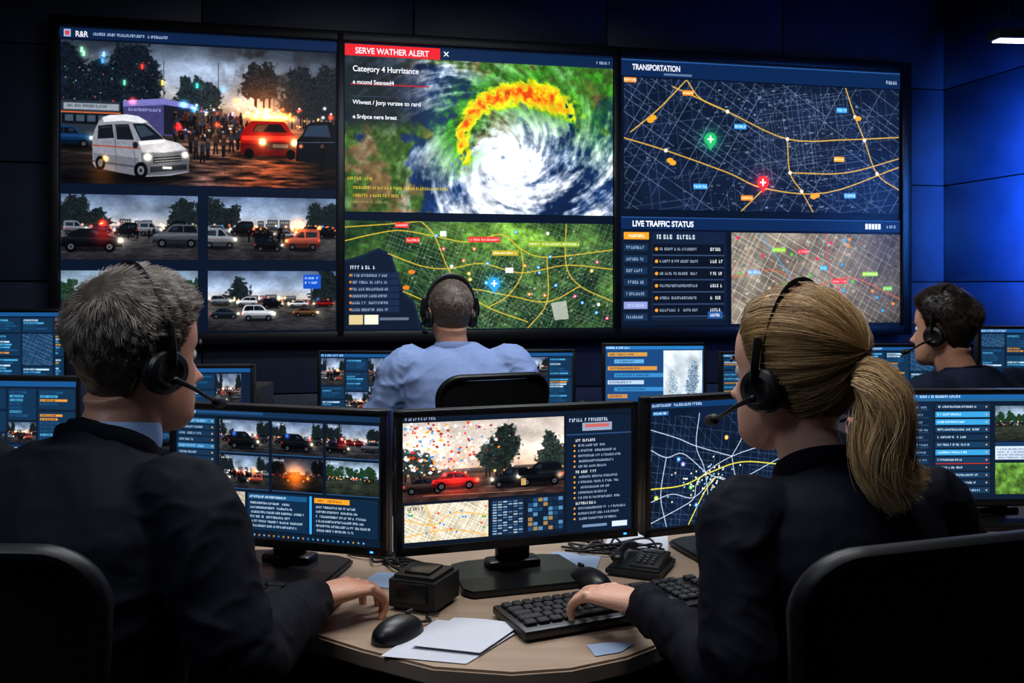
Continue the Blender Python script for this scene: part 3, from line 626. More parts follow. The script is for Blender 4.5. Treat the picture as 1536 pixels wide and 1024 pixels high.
def cvB():
    random.seed(77); c=Cv(340,184,MS,'#0c1828'); c.rect(0,0,340,7,'#101d30'); c.txt(5,2,40,3.4,'#b9c8dc')
    p=Cv(232,112,MS); p.grad(0,0,232,112,[(0,'#a39a94'),(.35,'#d6cbc0'),(.60,'#cfae98'),(.66,'#5b4740'),(1,'#4a3834')])
    p.a*=(.7+.6*fbm(p.X/40,p.Y/25,5,3))[...,None]
    low=sstep(74,84,p.Y); p.a*=(1-low*.2+low*.9*(fbm(p.X/14,p.Y/3,5,2)-.5))[...,None]
    for i in range(22): tree(p,random.choice([random.uniform(-4,34),random.uniform(104,160),random.uniform(200,236)]),82,random.uniform(24,50),40,'#2c332f')
    for i in range(3): tree(p,144+random.gauss(0,3),88,random.uniform(80,90),60,'#1c2422')
    for i in range(2): tree(p,216+random.gauss(0,5),86,random.uniform(60,72),40,'#222a28')
    p.rect(0,68,232,76,'#2b2a2a',.6)
    for i in range(280):
        x=abs(random.gauss(50,42));y=random.uniform(1,72); s=random.uniform(1.2,3.8); q=random.uniform(0,6.28); p.poly([(x+s*math.cos(q+k*1.57)*(1 if k%2 else .6),y+s*.7*math.sin(q+k*1.57)) for k in range(4)],random.choice(['#fbf8f4','#d8342a','#ffffff','#f0a030','#4a90c8','#8a2f28','#ffffff']),.9)
    for i in range(14): p.glow(random.uniform(0,232),74,1.6,'#ffb060',.8)
    p.ell(70,102,70,8,'#c03020',.35,.8)
    car(p,0,99,60,'sedan','#4a3634',1); car(p,40,95,66,'sedan','#c8282a',1,True,'#ff6040'); p.glow(74,86,16,'#ff4030',.35); p.glow(58,76,3,'#ff5050',1)
    car(p,124,98,58,'suv','#1a1e26',-1); car(p,162,98,70,'suv','#1d2128',-1); p.rect(164,74,192,84,'#0c0e13'); p.glow(226,86,5,'#ffd0a0',.7); p.rect(168,88,175,98,'#d9b070',.8); p.line(28,104,190,106,.7,'#e0b090',.6)
    p.photo(.05,.3,1.1); c.paste(p,2,9)
    c.rect(238,9,338,182,'#0f1e34'); c.txt(242,13,60,5,'#d8e6f8'); c.rect(262,20,308,32,'#8f9bb0'); c.rect(266,22,304,27,'#d0483c',.7); c.rect(238,36,338,38,'#2a4a74')
    for i in range(16):
        y=44+i*7.8
        if i%6==0: c.txt(252,y,30,3.8,'#ffffff')
        else: c.txt(256,y,random.uniform(40,72),3.2,'#b7c7de',.9); c.ell(250,y+1.6,1.5,1.5,'#e8a040')
    c.rect(308,170,332,178,'#c8d4e6'); c.rect(262,172,300,176,'#6f86a8')
    m=Cv(118,52,MS,'#cfc4ac'); m.a*=(.75+.4*fbm(m.X/12,m.Y/12,5,2))[...,None]
    for a_ in(.5,2.07): lines_map(m,0,0,118,52,a_,4,'#fffaf0',1,.8); lines_map(m,0,0,118,52,a_,7,'#7a7262',.6,.7)
    for P in([(0,20),(40,30),(70,14),(118,22)],[(30,0),(44,52)],[(0,44),(60,38),(118,50)]): m.pl(P,1.5,'#e8a83a',.9)
    for i in range(20): m.ell(random.uniform(4,114),random.uniform(4,48),1.6,1.6,random.choice(['#e05030','#3a90d0','#50a050']))
    c.paste(m,4,125); c.txt(8,128,22,4,'#333')
    c.rect(126,125,174,178,'#152438'); 
    for i in range(13):
        for k in range(6): c.rect(128+k*7.6,128+i*3.8,134+k*7.6,130+i*3.8,random.choice(['#9fc4e4','#5f8fb8','#c8d8e8','#2f5f88','#1c3450']),.8)
    c.rect(178,125,234,178,'#101e32')
    for i in range(7):
        for k in range(7): c.rect(180+k*7.6,127+i*7,186.5+k*7.6,132.5+i*7,random.choice(['#1f5078','#b08a50','#5f94b8','#16304c','#16304c','#0f2238']),.85)
    return c
def cvC():
    random.seed(91); c=Cv(340,190,MS,'#0c1c34'); X,Y=c.X,c.Y
    c.a*=(.6+.8*fbm(X/60,Y/40,5,1))[...,None]
    c.rect(0,0,340,10,'#123a66'); c.txt(5,3,90,4,'#d8eaff'); c.rect(6,14,34,20,'#2a6fa8'); c.txt(8,15.5,20,3,'#fff')
    for a_,sp,al in((.15,11,.5),(1.7,11,.5),(.8,18,.35)): lines_map(c,0,22,250,188,a_,sp,'#7f9fc8',.7,al,.8)
    for P in([(0,150),(40,140),(80,148),(120,120),(160,128),(250,96)],[(0,70),(30,84),(60,80),(100,110),(120,120)],[(90,20),(84,70),(100,110),(110,188)],[(0,182),(60,160),(80,148),(90,120),(150,90),(250,70)],[(30,84),(20,140),(30,188)],[(150,90),(160,128),(200,188)],[(120,120),(180,140),(250,150)],[(0,40),(50,56),(84,70),(150,90)],[(180,22),(170,60),(150,90)]): c.pl(P,1.3,'#dfe9f6',.8)
    for P in([(0,130),(60,128),(110,112),(170,100),(250,110)],[(70,188),(100,140),(120,120)]): c.pl(P,1.9,'#e8d84a',.9)
    for i in range(70): c.ell(100+random.gauss(0,30),125+random.gauss(0,14),1.4,1.4,random.choice(['#fff6b0','#ffffff','#8fd0ff']),.9)
    for x,y,q in((60,96,'#8f8fe8'),(74,132,'#5fc04a'),(12,144,'#b8d84a'),(52,88,'#3f8fe0'),(140,60,'#e8b040'),(84,160,'#3f8fe0')): c.ell(x,y,3.6,3.6,q); c.ell(x,y,1.4,1.4,'#fff')
    c.rect(252,12,340,190,'#10294a')
    for i in range(16): c.rect(256,16+i*11,336,24+i*11,'#2a6fa8' if i%3==0 else '#173e68'); c.txt(259,18+i*11,50,3.6,'#d8eaff')
    return c
def cvD():
    random.seed(95); c=Cv(340,190,MS,'#0d1d32'); c.rect(0,0,340,9,'#1c5f98'); c.rect(0,9,340,13,'#3f97cc',.5); c.txt(5,2.5,80,4,'#e8f4ff')
    c.rect(0,15,38,190,'#0f263f')
    for i in range(12): c.txt(5,22+i*13.5,random.uniform(14,26),3.4,'#9fc0e0'); c.rect(5,28+i*13.5,30,28.8+i*13.5,'#2a5f8a')
    for i in range(12):
        y=18+i*13.6; c.rect(42,y,140,y+10,'#3a98cc' if i in(1,2,6) else ('#173c5c' if i%2 else '#132f4a')); c.txt(46,y+3,random.uniform(40,80),3.4,'#eaf6ff'); c.ell(134,y+5,1.5,1.5,'#e8a040')
    c.rect(42,124,140,125.5,'#c0392b')
    st=random.getstate(); ps=[street(92,62,MS,101,3),street(92,62,MS,107,4),street(92,56,MS,111,1)]; random.setstate(st)
    c.paste(ps[0],150,22); c.paste(ps[1],246,22); c.rect(150,88,244,118,'#c3d0de'); c.rect(150,88,244,94,'#12385e')
    for i in range(4): c.txt(154,98+i*5,70,2.8,'#30506e')
    c.rect(246,88,338,118,'#12385e'); 
    for i in range(5): c.txt(250,92+i*5,random.uniform(40,80),2.8,'#cfe4ff')
    g=Cv(92,56,MS,'#5f8a3a'); g.a*=(.3+1.2*fbm(g.X/8,g.Y/8,5,3))[...,None]; c.paste(g,150,124); c.paste(ps[2],246,124)
    return c
def dash(seed,w=300,h=168,sc=.9):
    random.seed(seed); c=Cv(w,h,sc,'#0d1e34'); c.rect(0,0,w,10,'#1a5286'); c.txt(4,3,60,5,'#d8ecff')
    x=4
    while x<w-20:
        cw=random.uniform(46,84); y=14
        while y<h-10:
            ch=random.choice([34,52,74]); ch=min(ch,h-6-y); t=random.random()
            if x+cw>w-4: cw=w-4-x
            if ch>12 and cw>8:
                if t<.6:
                    c.rect(x,y,x+cw,y+ch,'#12324e'); yy=y+4
                    while yy<y+ch-6:
                        q=random.random(); col='#4fa8d6' if q<.3 else ('#e89a3a' if q<.38 else ('#c8e2f4' if q<.5 else '#1c5078'))
                        c.rect(x+3,yy,x+3+random.uniform(.4,.95)*(cw-6),yy+4,col,.9); c.txt(x+5,yy+1,cw*.4,2.4,'#0c1c30'); yy+=6.5
                elif t<.85 and cw>20 and ch>14:
                    st=random.getstate(); pc_=street(cw,ch,sc,int(seed*3+y+x),random.choice([0,1,4])); random.setstate(st); random.random(); c.paste(pc_,x,y)
                else:
                    c.rect(x,y,x+cw,y+ch,'#1c3f60'); lines_map(c,x,y,x+cw,y+ch,.4,8,'#a8c2da',.8,.6); lines_map(c,x,y,x+cw,y+ch,1.97,9,'#6f8aa0',.8,.6)
            y+=ch+4
        x+=cw+4
    return c
def cv_E():
    random.seed(131); c=Cv(300,160,1.2,'#184672'); c.rect(0,0,300,10,'#2a74b0'); c.rect(0,10,175,160,'#1a4676'); c.txt(5,3,70,5,'#fff')
    for i,(q,w) in enumerate((('#e0a040',120),('#6fb0e0',90),('#e89a3a',150),('#3f8fc8',160),('#c8d8e8',110),('#3f8fc8',150),('#d8904a',60))): c.rect(8+20*(i%2),18+i*19,8+20*(i%2)+w,29+i*19,q,.85); c.txt(14+20*(i%2),21+i*19,w*.6,5,'#12304e')
    p=Cv(118,142,1.2,'#c9d3dc'); p.a*=(.7+.5*fbm(p.X/22,p.Y/30,5,3))[...,None]; tree(p,92,150,130,50,'#5f7080',30); tree(p,28,140,90,40,'#7f8d98',24); c.paste(p,178,14)
    return c

# ============================================================ CAMERA
cam=bpy.data.cameras.new('camera'); camo=bpy.data.objects.new('camera',cam); COL.objects.link(camo)
camo.location=(0,0,1.32); camo.rotation_euler=(rad(90),0,0); cam.sensor_width=36; cam.lens=36*1400/1536; cam.shift_y=-85/1536; cam.clip_start=0.05
SC.camera=camo
try:
    SC.view_settings.view_transform='Standard'; SC.view_settings.look='None'
except Exception as e: print(e)

# ============================================================ ROOM (aligned with the video wall)
WA=math.atan2(1.15,5.24); WO=(-2.555,5.2,0)
RM=Matrix.Translation(WO)@Matrix.Rotation(WA,4,'Z')
def room_obj(mb,name,mats):
    o=mb.obj(name,mats); o.location=WO; o.rotation_euler=(0,0,WA); return o
U0,U1,V0,V1,HH=-1.7,5.73,0.10,-8.0,3.35
b=MB(); b.box(((U0+U1)/2,(V0+V1)/2,-.05),(U1-U0+.4,V0-V1+.4,.1)); room_obj(b,'floor',[M_FLOOR])
b=MB(); b.box(((U0+U1)/2,(V0+V1)/2,HH+.05),(U1-U0+.4,V0-V1+.4,.1)); room_obj(b,'ceiling',[M_CEIL])
b=MB(); b.box(((U0+U1)/2,V0+.08,HH/2),(U1-U0+.4,.1,HH),1)
u=U0
while u<U1-.01:
    w=min(1.24,U1-u)
    z=0
    while z<HH-.01:
        h=min(.67,HH-z); b.box((u+w/2,V0+.015,z+h/2),(w-.008,.04,h-.008),0,.004); z+=.67
    u+=1.24
room_obj(b,'wall_back',[M_WALL,M_SEAM])
b=MB(); b.box((U1+.08,(V0+V1)/2,HH/2),(.1,V0-V1,HH),1)
v=V0
while v>V1+.01:
    w=min(1.5,v-V1); z=0
    while z<HH-.01:
        h=min(.67,HH-z); b.box((U1+.015,v-w/2,z+h/2),(.04,w-.008,h-.008),0,.004); z+=.67
    v-=1.5
room_obj(b,'wall_right',[M_WALLR,M_SEAM])
b=MB(); b.box((U0-.05,(V0+V1)/2,HH/2),(.1,V0-V1,HH)); room_obj(b,'wall_left',[M_WALL])
b=MB(); b.box(((U0+U1)/2,V1-.05,HH/2),(U1-U0+.4,.1,HH)); room_obj(b,'wall_rear',[M_WALL])
b=MB(); b.box(((U0+U1)/2,V0-.015,.06),(U1-U0-.02,.02,.12),0,.004); room_obj(b,'baseboard_back',[M_SEAM])

# ============================================================ VIDEO WALL
vw=empty('video_wall',WO,WA)
b=MB()
zb,zt=1.01,2.81; 
b.box((2.683,.045,(zb+zt)/2),(5.36,.07,zt-zb),0,.004)
def bar(u0,u1,z0,z1): b.box(((u0+u1)/2,-.004,(z0+z1)/2),(u1-u0,.045,z1-z0),0,.004)
bar(0,5.366,zt-.045,zt+.012); bar(0,5.366,zb-.03,zb+.035); bar(-.02,.034,zb-.03,zt+.012); bar(5.315,5.386,zb-.03,zt+.012)
bar(1.552,1.595,zb,zt); bar(3.272,3.317,zb,zt)
b.obj('frame',[M_FRAMEB],vw)
def wscr(cv,u0,u1,z0,z1,name): screen(cv,u1-u0,z1-z0,name,vw,((u0+u1)/2,-.006,(z0+z1)/2))
screen(Cv(1300,450,.1,'#081428'),5.30,1.72,'panel_glow',vw,(2.675,.004,1.905))
wscr(cv_main(),.040,1.546,1.888,2.688,'news_feed_display')
hc=Cv(416,14,WS,'#0c2346'); hc.rect(6,2,16,12,'#8fa8d0'); hc.rect(8,4,14,10,'#c04030'); hc.txt(48,5,110,3.6,'#c8d6ec'); wscr(hc,.034,1.552,2.70,2.755,'feed_header')
wscr(street(202,100,WS,201,0),.040,.768,1.462,1.828,'traffic_cam_display')
wscr(street(202,100,WS,207,1),.823,1.546,1.462,1.828,'traffic_cam_display')
wscr(street(202,96,WS,211,3),.040,.768,1.055,1.400,'traffic_cam_display')
wscr(street(202,96,WS,217,2),.823,1.546,1.055,1.400,'traffic_cam_display')
wscr(cv_hurr(),1.600,3.266,1.755,2.752,'hurricane_display')
wscr(cv_map(),1.600,3.266,1.052,1.702,'terrain_map_display')
wscr(cv_head(415),3.322,5.310,2.645,2.752,'transport_header')
wscr(cv_trans(),3.340,5.300,1.800,2.636,'transport_map_display')
hc=Cv(415,17,WS,'#0d2850'); hc.rect(0,0,415,1.5,'#2a5590'); 
for k in range(5): hc.rect(360+k*5,5,364+k*5,13,'#d6e2f4')
hc.txt(394,7,14,4,'#c0d0e8'); wscr(hc,3.322,5.310,1.675,1.752,'traffic_header')
wscr(cv_list(),3.322,4.045,1.062,1.662,'traffic_list_display')
wscr(cv_live(),4.075,5.310,1.066,1.660,'street_map_display')
M_TXT=mat('heading_white','#ffffff',.5,emit='#f4f7ff',es=.9)
def wtext(s,u,z,size,bold=.0006,xs=.8):
    cu=bpy.data.curves.new('heading','FONT'); cu.body=s; cu.size=size; cu.offset=bold; cu.materials.append(M_TXT)
    o=bpy.data.objects.new('heading',cu); COL.objects.link(o); o.parent=vw; o.location=(u,-.009,z); o.rotation_euler=(rad(90),0,0); o.scale=(xs,1,1)
wtext('R&R',.115,2.708,.045,.001,.8)
wtext('SERVE WATHER ALERT',1.660,2.697,.050,.001,.86)
wtext('Category 4 Hurrizance',1.645,2.590,.048,.0008,.88)
wtext('e mcond Seansed4',1.645,2.515,.036,xs=.9)
wtext('Wiwest / Jorp vurzee to rard',1.645,2.395,.036,xs=.95)
wtext('e Srdpce nere breat',1.645,2.310,.034,xs=.95)
wtext('TRANSPORTATION',3.395,2.686,.050,.0016,.74)
wtext('LIVE TRAFFIC STATUS',3.395,1.692,.050,.0016,.86)

# ============================================================ MONITORS
def monitor(cv,cx,cy,rz,W=.49,ztop=1.08,H=.28,deskz=.74):
    e=empty('computer_monitor',(cx,cy,deskz),rz)
    zc=ztop-H/2-deskz
    b=MB(); b.box((0,.012,zc),(W,.03,H),0,.006); b.box((0,.034,zc),(W*.55,.025,H*.5),0,.01)
    bz=.013; y=-.0045
    b.box((0,y,zc+H/2-bz/2),(W,.011,bz),0,.002); b.box((0,y,zc-H/2+bz*.65),(W,.011,bz*1.3),0,.002)
    b.box((-W/2+bz/2,y,zc),(bz,.011,H),0,.002); b.box((W/2-bz/2,y,zc),(bz,.011,H),0,.002)
    b.obj('housing',[M_BLK],e)
    screen(cv,W-2*bz+.002,H-bz*2.3+.002,'display',e,(0,-.0045,zc+bz*.15))
    s=MB(); s.box((0,.055,(zc)/2+.005),(.07,.022,zc),0,.006); s.box((0,.045,zc),(.08,.03,.08),0,.006)
    s.prism([(-.135,-.06),(-.12,-.085),(.12,-.085),(.135,-.06),(.12,.10),(.08,.115),(-.08,.115),(-.12,.10)],0.0,.014,0,.004)
    s.box((0,.055,.02),(.11,.05,.02),0,.008)
    s.obj('stand',[M_BLK],e)
    l=MB(); l.box((W/2-.03,y-.006,zc-H/2+bz*.65),(.006,.002,.003)); l.obj('power_led',[M_BLED],e)
    return e
monitor(cvA(),-.472,1.868,rad(-16.1),.485,1.078,.282)
monitor(cvB(),.017,1.835,rad(17.5),.498,1.082,.274)
monitor(cvC(),.497,2.025,rad(22),.485,1.087,.29)
monitor(cvD(),1.205,2.28,rad(2),.49,1.066,.285)
monitor(dash(301,sc=1.3),-1.345,2.42,rad(-6),.49,1.085,.285)
monitor(dash(305,sc=1.1),-1.13,3.22,rad(2),.48,1.045,.28)
monitor(dash(309),-1.865,3.42,rad(-4),.50,1.232,.285)
monitor(dash(313),-.595,4.02,rad(-4),.49,1.035,.285)
monitor(dash(317),.03,4.02,rad(4),.49,1.040,.285)
monitor(cv_E(),.64,4.20,rad(3),.47,1.058,.29)
monitor(dash(321),1.17,4.22,rad(3),.47,1.02,.27)
monitor(dash(325),1.60,3.72,rad(0),.47,1.085,.27)
monitor(dash(329),2.12,3.74,rad(-4),.50,1.155,.28)

# ============================================================ DESKS
def desk(pts,top=.74,th=.03,mat_top=M_WOOD,panels=()):
    e=empty('console_desk',(0,0,0)); b=MB(); b.prism(pts,top-th,top,0,.004); b.obj('desktop',[mat_top],e)
    p=MB()
    for (x,y,w,d) in panels: p.box((x,y,(top-th-.002)/2+.001),(w,d,top-th-.002),0,.004)
    if panels: p.obj('base_panels',[M_DARKDESK],e)
    return e
fr=[(-1.9,1.62),(-.46,1.62),(-.36,1.57),(-.24,1.485),(-.12,1.415),(0,1.395),(.09,1.41),(.18,1.455),(.30,1.56),(.40,1.63),(.74,1.66),(.86,1.60),(.96,1.50),(1.9,1.42)]
desk(fr+[(1.9,2.66),(.8,2.45),(-.75,2.3),(-.95,2.7),(-1.9,2.7)],panels=((-.93,2.0,.03,.5),(.83,2.0,.03,.5),(0,2.2,1.6,.02),(-1.86,2.1,.03,.7),(1.86,2.0,.03,.9)))
desk([(-2.3,3.0),(-.86,3.0),(-.86,3.6),(-2.3,3.75)],mat_top=M_DARKDESK,panels=((-2.2,3.3,.03,.5),(-.9,3.3,.03,.5),(-1.55,3.5,1.25,.02)))
desk([(-1.0,3.85),(1.26,3.85),(1.5,4.12),(1.5,4.6),(-1.0,4.6)],mat_top=M_DARKDESK,panels=((-.96,4.2,.03,.6),(1.45,4.36,.03,.4),(.25,4.52,2.3,.02)))
desk([(1.3,3.45),(2.7,3.45),(2.7,4.08),(1.52,4.08),(1.3,3.84)],mat_top=M_DARKDESK,panels=((1.36,3.6,.03,.25),(2.66,3.65,.03,.3)))

# ============================================================ OFFICE CHAIRS
def chair(loc,rz,bw=.44,top=1.0,bot=.56,arms=True):
    e=empty('office_chair',(loc[0],loc[1],0),rz)
    def outline(w,t,bo,r=.07,n=8):
        pts=[]
        for (cx,cz,a0) in ((w/2-r,t-r,0),(-w/2+r,t-r,90),(-w/2+r+.03,bo+r,180),(w/2-r-.03,bo+r,270)):
            for k in range(n+1):
                a=rad(a0+90*k/n); pts.append((cx+r*math.cos(a),cz+r*math.sin(a)))
        return pts
    def yb(x,z): return -.235-.04*((z-bot)/(top-bot))**2*1.2+.05*(2*x/bw)**2*.6
    o=outline(bw,top,bot); f=MB()
    P=[(x,yb(x,z),z) for x,z in o]; P.append(P[0]); P.append(P[1])
    f.tube(P,[(.011,.015)]*len(P),0,n=10,sub=1,up=(0,1,0),cap=False)
    f.tube([(0,-.31,.60),(0,-.31,.50),(0,-.22,.425),(0,-.05,.415)],[(.03,.014)]*4,0,n=10,up=(1,0,0))
    f.tube([(-bw/2+.04,-.26,.70),(0,-.31,.66),(bw/2-.04,-.26,.70)],[(.014,.02)]*3,0,n=10)
    f.obj('back_frame',[M_CHAIRF],e)
    pn=MB(); nx,nz=20,24; hw0=bw/2-.012
    vs=[];fs=[]
    for j in range(nz+1):
        z=bot+.012+(top-bot-.024)*j/nz
        r=.07; hw=hw0-.03*(1-sstep(0,.5,j/nz))
        dz=max(0,z-(top-r),(bot+r)-z)
        if dz>0: hw-=r-math.sqrt(max(0,r*r-dz*dz))
        for i in range(nx+1):
            x=-hw+2*hw*i/nx; vs.append((x,yb(x,z)+.001,z))
    for j in range(nz):
        for i in range(nx): a=j*(nx+1)+i; fs.append((a,a+1,a+nx+2,a+nx+1))
    m=len(vs); vs+=[(x,y+.008,z) for x,y,z in vs]; fs+=[tuple(q+m for q in f_[::-1]) for f_ in fs]
    pn.add(vs,fs); pn.obj('back_mesh',[M_CHAIR],e)
    s=MB(); s.box((0,.02,.445),(.46,.44,.06),0,.028,seg=4); s.obj('seat',[M_CHAIR],e)
    if arms:
        a=MB()
        for sd in(-1,1):
            a.tube([(sd*.20,-.02,.41),(sd*.27,-.02,.42),(sd*.285,-.03,.52),(sd*.285,-.04,.62)],[.014]*4,0,n=10); a.box((sd*.285,0,.635),(.06,.22,.025),0,.01)
        a.obj('armrests',[M_CHAIRF],e)
    g=MB(); g.lathe([(.03,.10),(.03,.25),(.02,.25),(.02,.41),(.06,.415)],0,n=20)
    for k in range(5):
        an=2*math.pi*k/5+.3; c,s_=math.cos(an),math.sin(an)
        g.tube([(0,0,.11),(.15*c,.15*s_,.10),(.29*c,.29*s_,.075)],[(.028,.02),(.022,.016),(.016,.012)],0,n=10)
        g.tube([(.29*c-.02*s_,.29*s_+.02*c,.03),(.29*c+.02*s_,.29*s_-.02*c,.03)],[.028,.028],0,n=14,sub=2)
        g.tube([(.29*c,.29*s_,.035),(.29*c,.29*s_,.075)],[.01,.01],0,n=8,sub=1)
    g.obj('base',[M_CHAIRF],e)
    return e
chair((-.735,1.39),rad(-3),.50,1.0)
chair((.455,1.40),rad(18),.40,1.0,bot=.56)
chair((-.16,3.41),rad(24),.40,1.01)
chair((1.52,2.93),rad(30),.42,.95)

# ============================================================ PEOPLE
def head_verts(fem=False):
    n,m=80,72; zs=.236*(1-np.cos(np.linspace(0.02,math.pi-.03,m)))/2
    T=np.array([(0,.070,.030,.022),(.006,.080,.012,.034),(.02,.088,-.012,.046),(.045,.088,-.040,.057),(.07,.088,-.058,.064),(.095,.087,-.074,.069),(.12,.084,-.087,.073),(.15,.088,-.095,.0765)])
    zz=np.linspace(0,.15,61); tb=[np.interp(zz,T[:,0],T[:,i]) for i in(1,2,3)]
    ker=np.ones(7)/7; tb=[np.convolve(np.pad(t,3,mode='edge'),ker,'valid') for t in tb]
    vs=[]
    for z in zs:
        if z<=.15: yf,yb,w=[float(np.interp(z,zz,t)) for t in tb]
        else:
            q=math.sqrt(max(1e-4,1-((z-.15)/.0868)**2)); yf=-.004+.092*q**.95; yb=-.004-.091*q; w=.0765*q
        yc=-.004 if z>.07 else -.004+(.07-z)*.55
        if fem: w*=.95
        for k in range(n):
            a=2*math.pi*k/n; c,s=math.cos(a),math.sin(a); e=.92
            x=w*math.copysign(abs(c)**e,c); s2=math.copysign(abs(s)**e,s)
            y=yc+(yf-yc)*s2 if s>0 else yc+(yc-yb)*s2
            if s>0.2:
                g=float(np.interp(z,[.064,.072,.078,.10,.122],[0,.75,1,.5,0])); y+=.024*math.exp(-(x/.010)**2)*g+.007*math.exp(-(x/.018)**2)*float(np.interp(z,[.064,.074,.09],[0,1,0]))
                y-=.010*math.exp(-((abs(x)-.031)/.014)**2-((z-.118)/.011)**2)
                y+=.004*math.exp(-((z-.137)/.008)**2)*math.exp(-(x/.05)**4)
                y+=.006*math.exp(-(x/.021)**2)*(math.exp(-((z-.053)/.0045)**2)+math.exp(-((z-.042)/.005)**2))
                y+=.006*math.exp(-(x/.02)**2-((z-.016)/.012)**2)
            vs.append((x,y,z-.118))
    fs=[]
    for i in range(m-1):
        for k in range(n):
            k2=(k+1)%n; fs.append((i*n+k,i*n+k2,(i+1)*n+k2,(i+1)*n+k))
    fs.append(tuple(range(n))[::-1]); fs.append(tuple((m-1)*n+k for k in range(n)))
    return vs,fs
class Head:
    def __init__(s,fem):
        s.vs,s.fs=head_verts(fem); bvh=BVHTree.FromPolygons([Vector(v) for v in s.vs],s.fs)
        s.na,s.ne=144,73; s.C=np.array([0,-.004,.02]); s.T=np.zeros((s.ne,s.na))
        for i in range(s.ne):
            el=-math.pi/2+math.pi*i/(s.ne-1)
            for j in range(s.na):
                az=2*math.pi*j/s.na; d=Vector((math.sin(az)*math.cos(el),math.cos(az)*math.cos(el),math.sin(el)))
                h=bvh.ray_cast(Vector(s.C),d); s.T[i,j]=h[3] if h[0] is not None else .1
    def R(s,d):
        el=np.arcsin(np.clip(d[...,2],-1,1)); az=np.arctan2(d[...,0],d[...,1])%(2*math.pi)
        fi=(el+math.pi/2)/math.pi*(s.ne-1); fj=az/(2*math.pi)*s.na
        i=np.clip(np.floor(fi).astype(int),0,s.ne-2); j=np.floor(fj).astype(int)%s.na; a=fi-i; b_=fj-np.floor(fj); j1=(j+1)%s.na
        return (s.T[i,j]*(1-b_)+s.T[i,j1]*b_)*(1-a)+(s.T[i+1,j]*(1-b_)+s.T[i+1,j1]*b_)*a
HM,HF=Head(False),Head(True)
def hairmask(p,fem):
    az=np.abs(np.degrees(np.arctan2(p[...,0],p[...,1]+.004))); z=p[...,2]+.118
    if fem: zl=np.interp(az,[0,30,50,65,80,95,110,135,180],[.196,.188,.170,.135,.105,.088,.07,.045,.035])
    else: zl=np.interp(az,[0,30,50,64,76,86,100,112,130,155,180],[.200,.194,.176,.160,.100,.128,.128,.090,.050,.030,.026])
    return (z-zl)
def strands(name,P,r0,r1,cols,parent,M):
    N,K,_=P.shape
    T=np.gradient(P,axis=1); T/=np.linalg.norm(T,axis=2,keepdims=True)+1e-9
    ref=P-P.mean(axis=(0,1)); S=np.cross(T,ref); S/=np.linalg.norm(S,axis=2,keepdims=True)+1e-9; U=np.cross(S,T)
    t=np.linspace(0,1,K); rr=(r0+(r1-r0)*t)[None,:,None]
    V=np.stack([P+rr*(S*math.cos(a)+U*math.sin(a)) for a in (0,2.094,4.189)],2)
    idx=np.arange(N*K*3).reshape(N,K,3); nx=np.roll(idx,-1,axis=2)
    F=np.stack([idx[:,:-1],nx[:,:-1],nx[:,1:],idx[:,1:]],-1).reshape(-1,4)
    V=V.reshape(-1,3); Mn=np.array(M); V=V@Mn[:3,:3].T+Mn[:3,3]
    C=np.repeat(cols[:,None,:],K*3,axis=1).reshape(-1,3)
    o=bpy.data.objects.new(name,np_mesh(name,V,F,C,M_HAIR)); COL.objects.link(o); o.parent=parent
def haircap(name,Hd,fem,thick,topx,col,parent,M):
    ne,na=90,140; el=np.linspace(-math.pi/2,math.pi/2,ne); az=np.linspace(0,2*math.pi,na,endpoint=False)
    E,A=np.meshgrid(el,az,indexing='ij'); d=np.stack([np.sin(A)*np.cos(E),np.cos(A)*np.cos(E),np.sin(E)],-1)
    p=Hd.C+d*Hd.R(d)[...,None]; mk=hairmask(p,fem); s=sstep(-.002,.03,mk)
    nn=fbm(A*14/2/math.pi*3+50,E*10+50,3,2)
    off=-.004+s*(thick+.004)+topx*sstep(0,.1,p[...,2])*s+ .004*s*(nn-.5)
    V=(p+d*off[...,None]).reshape(-1,3); idx=np.arange(ne*na).reshape(ne,na); r=np.roll(idx,-1,axis=1)
    F=np.stack([idx[:-1],r[:-1],r[1:],idx[1:]],-1).reshape(-1,4)
    Mn=np.array(M); V=V@Mn[:3,:3].T+Mn[:3,3]
    c=np.array(lin(hx(col)))[None]*(.6+.6*nn.reshape(-1,1))
    o=bpy.data.objects.new(name,np_mesh(name,V,F,c,M_HAIR)); COL.objects.link(o); o.parent=parent
def rand_dirs(n,g):
    v=g.normal(size=(n,3)); return v/np.linalg.norm(v,axis=1,keepdims=True)
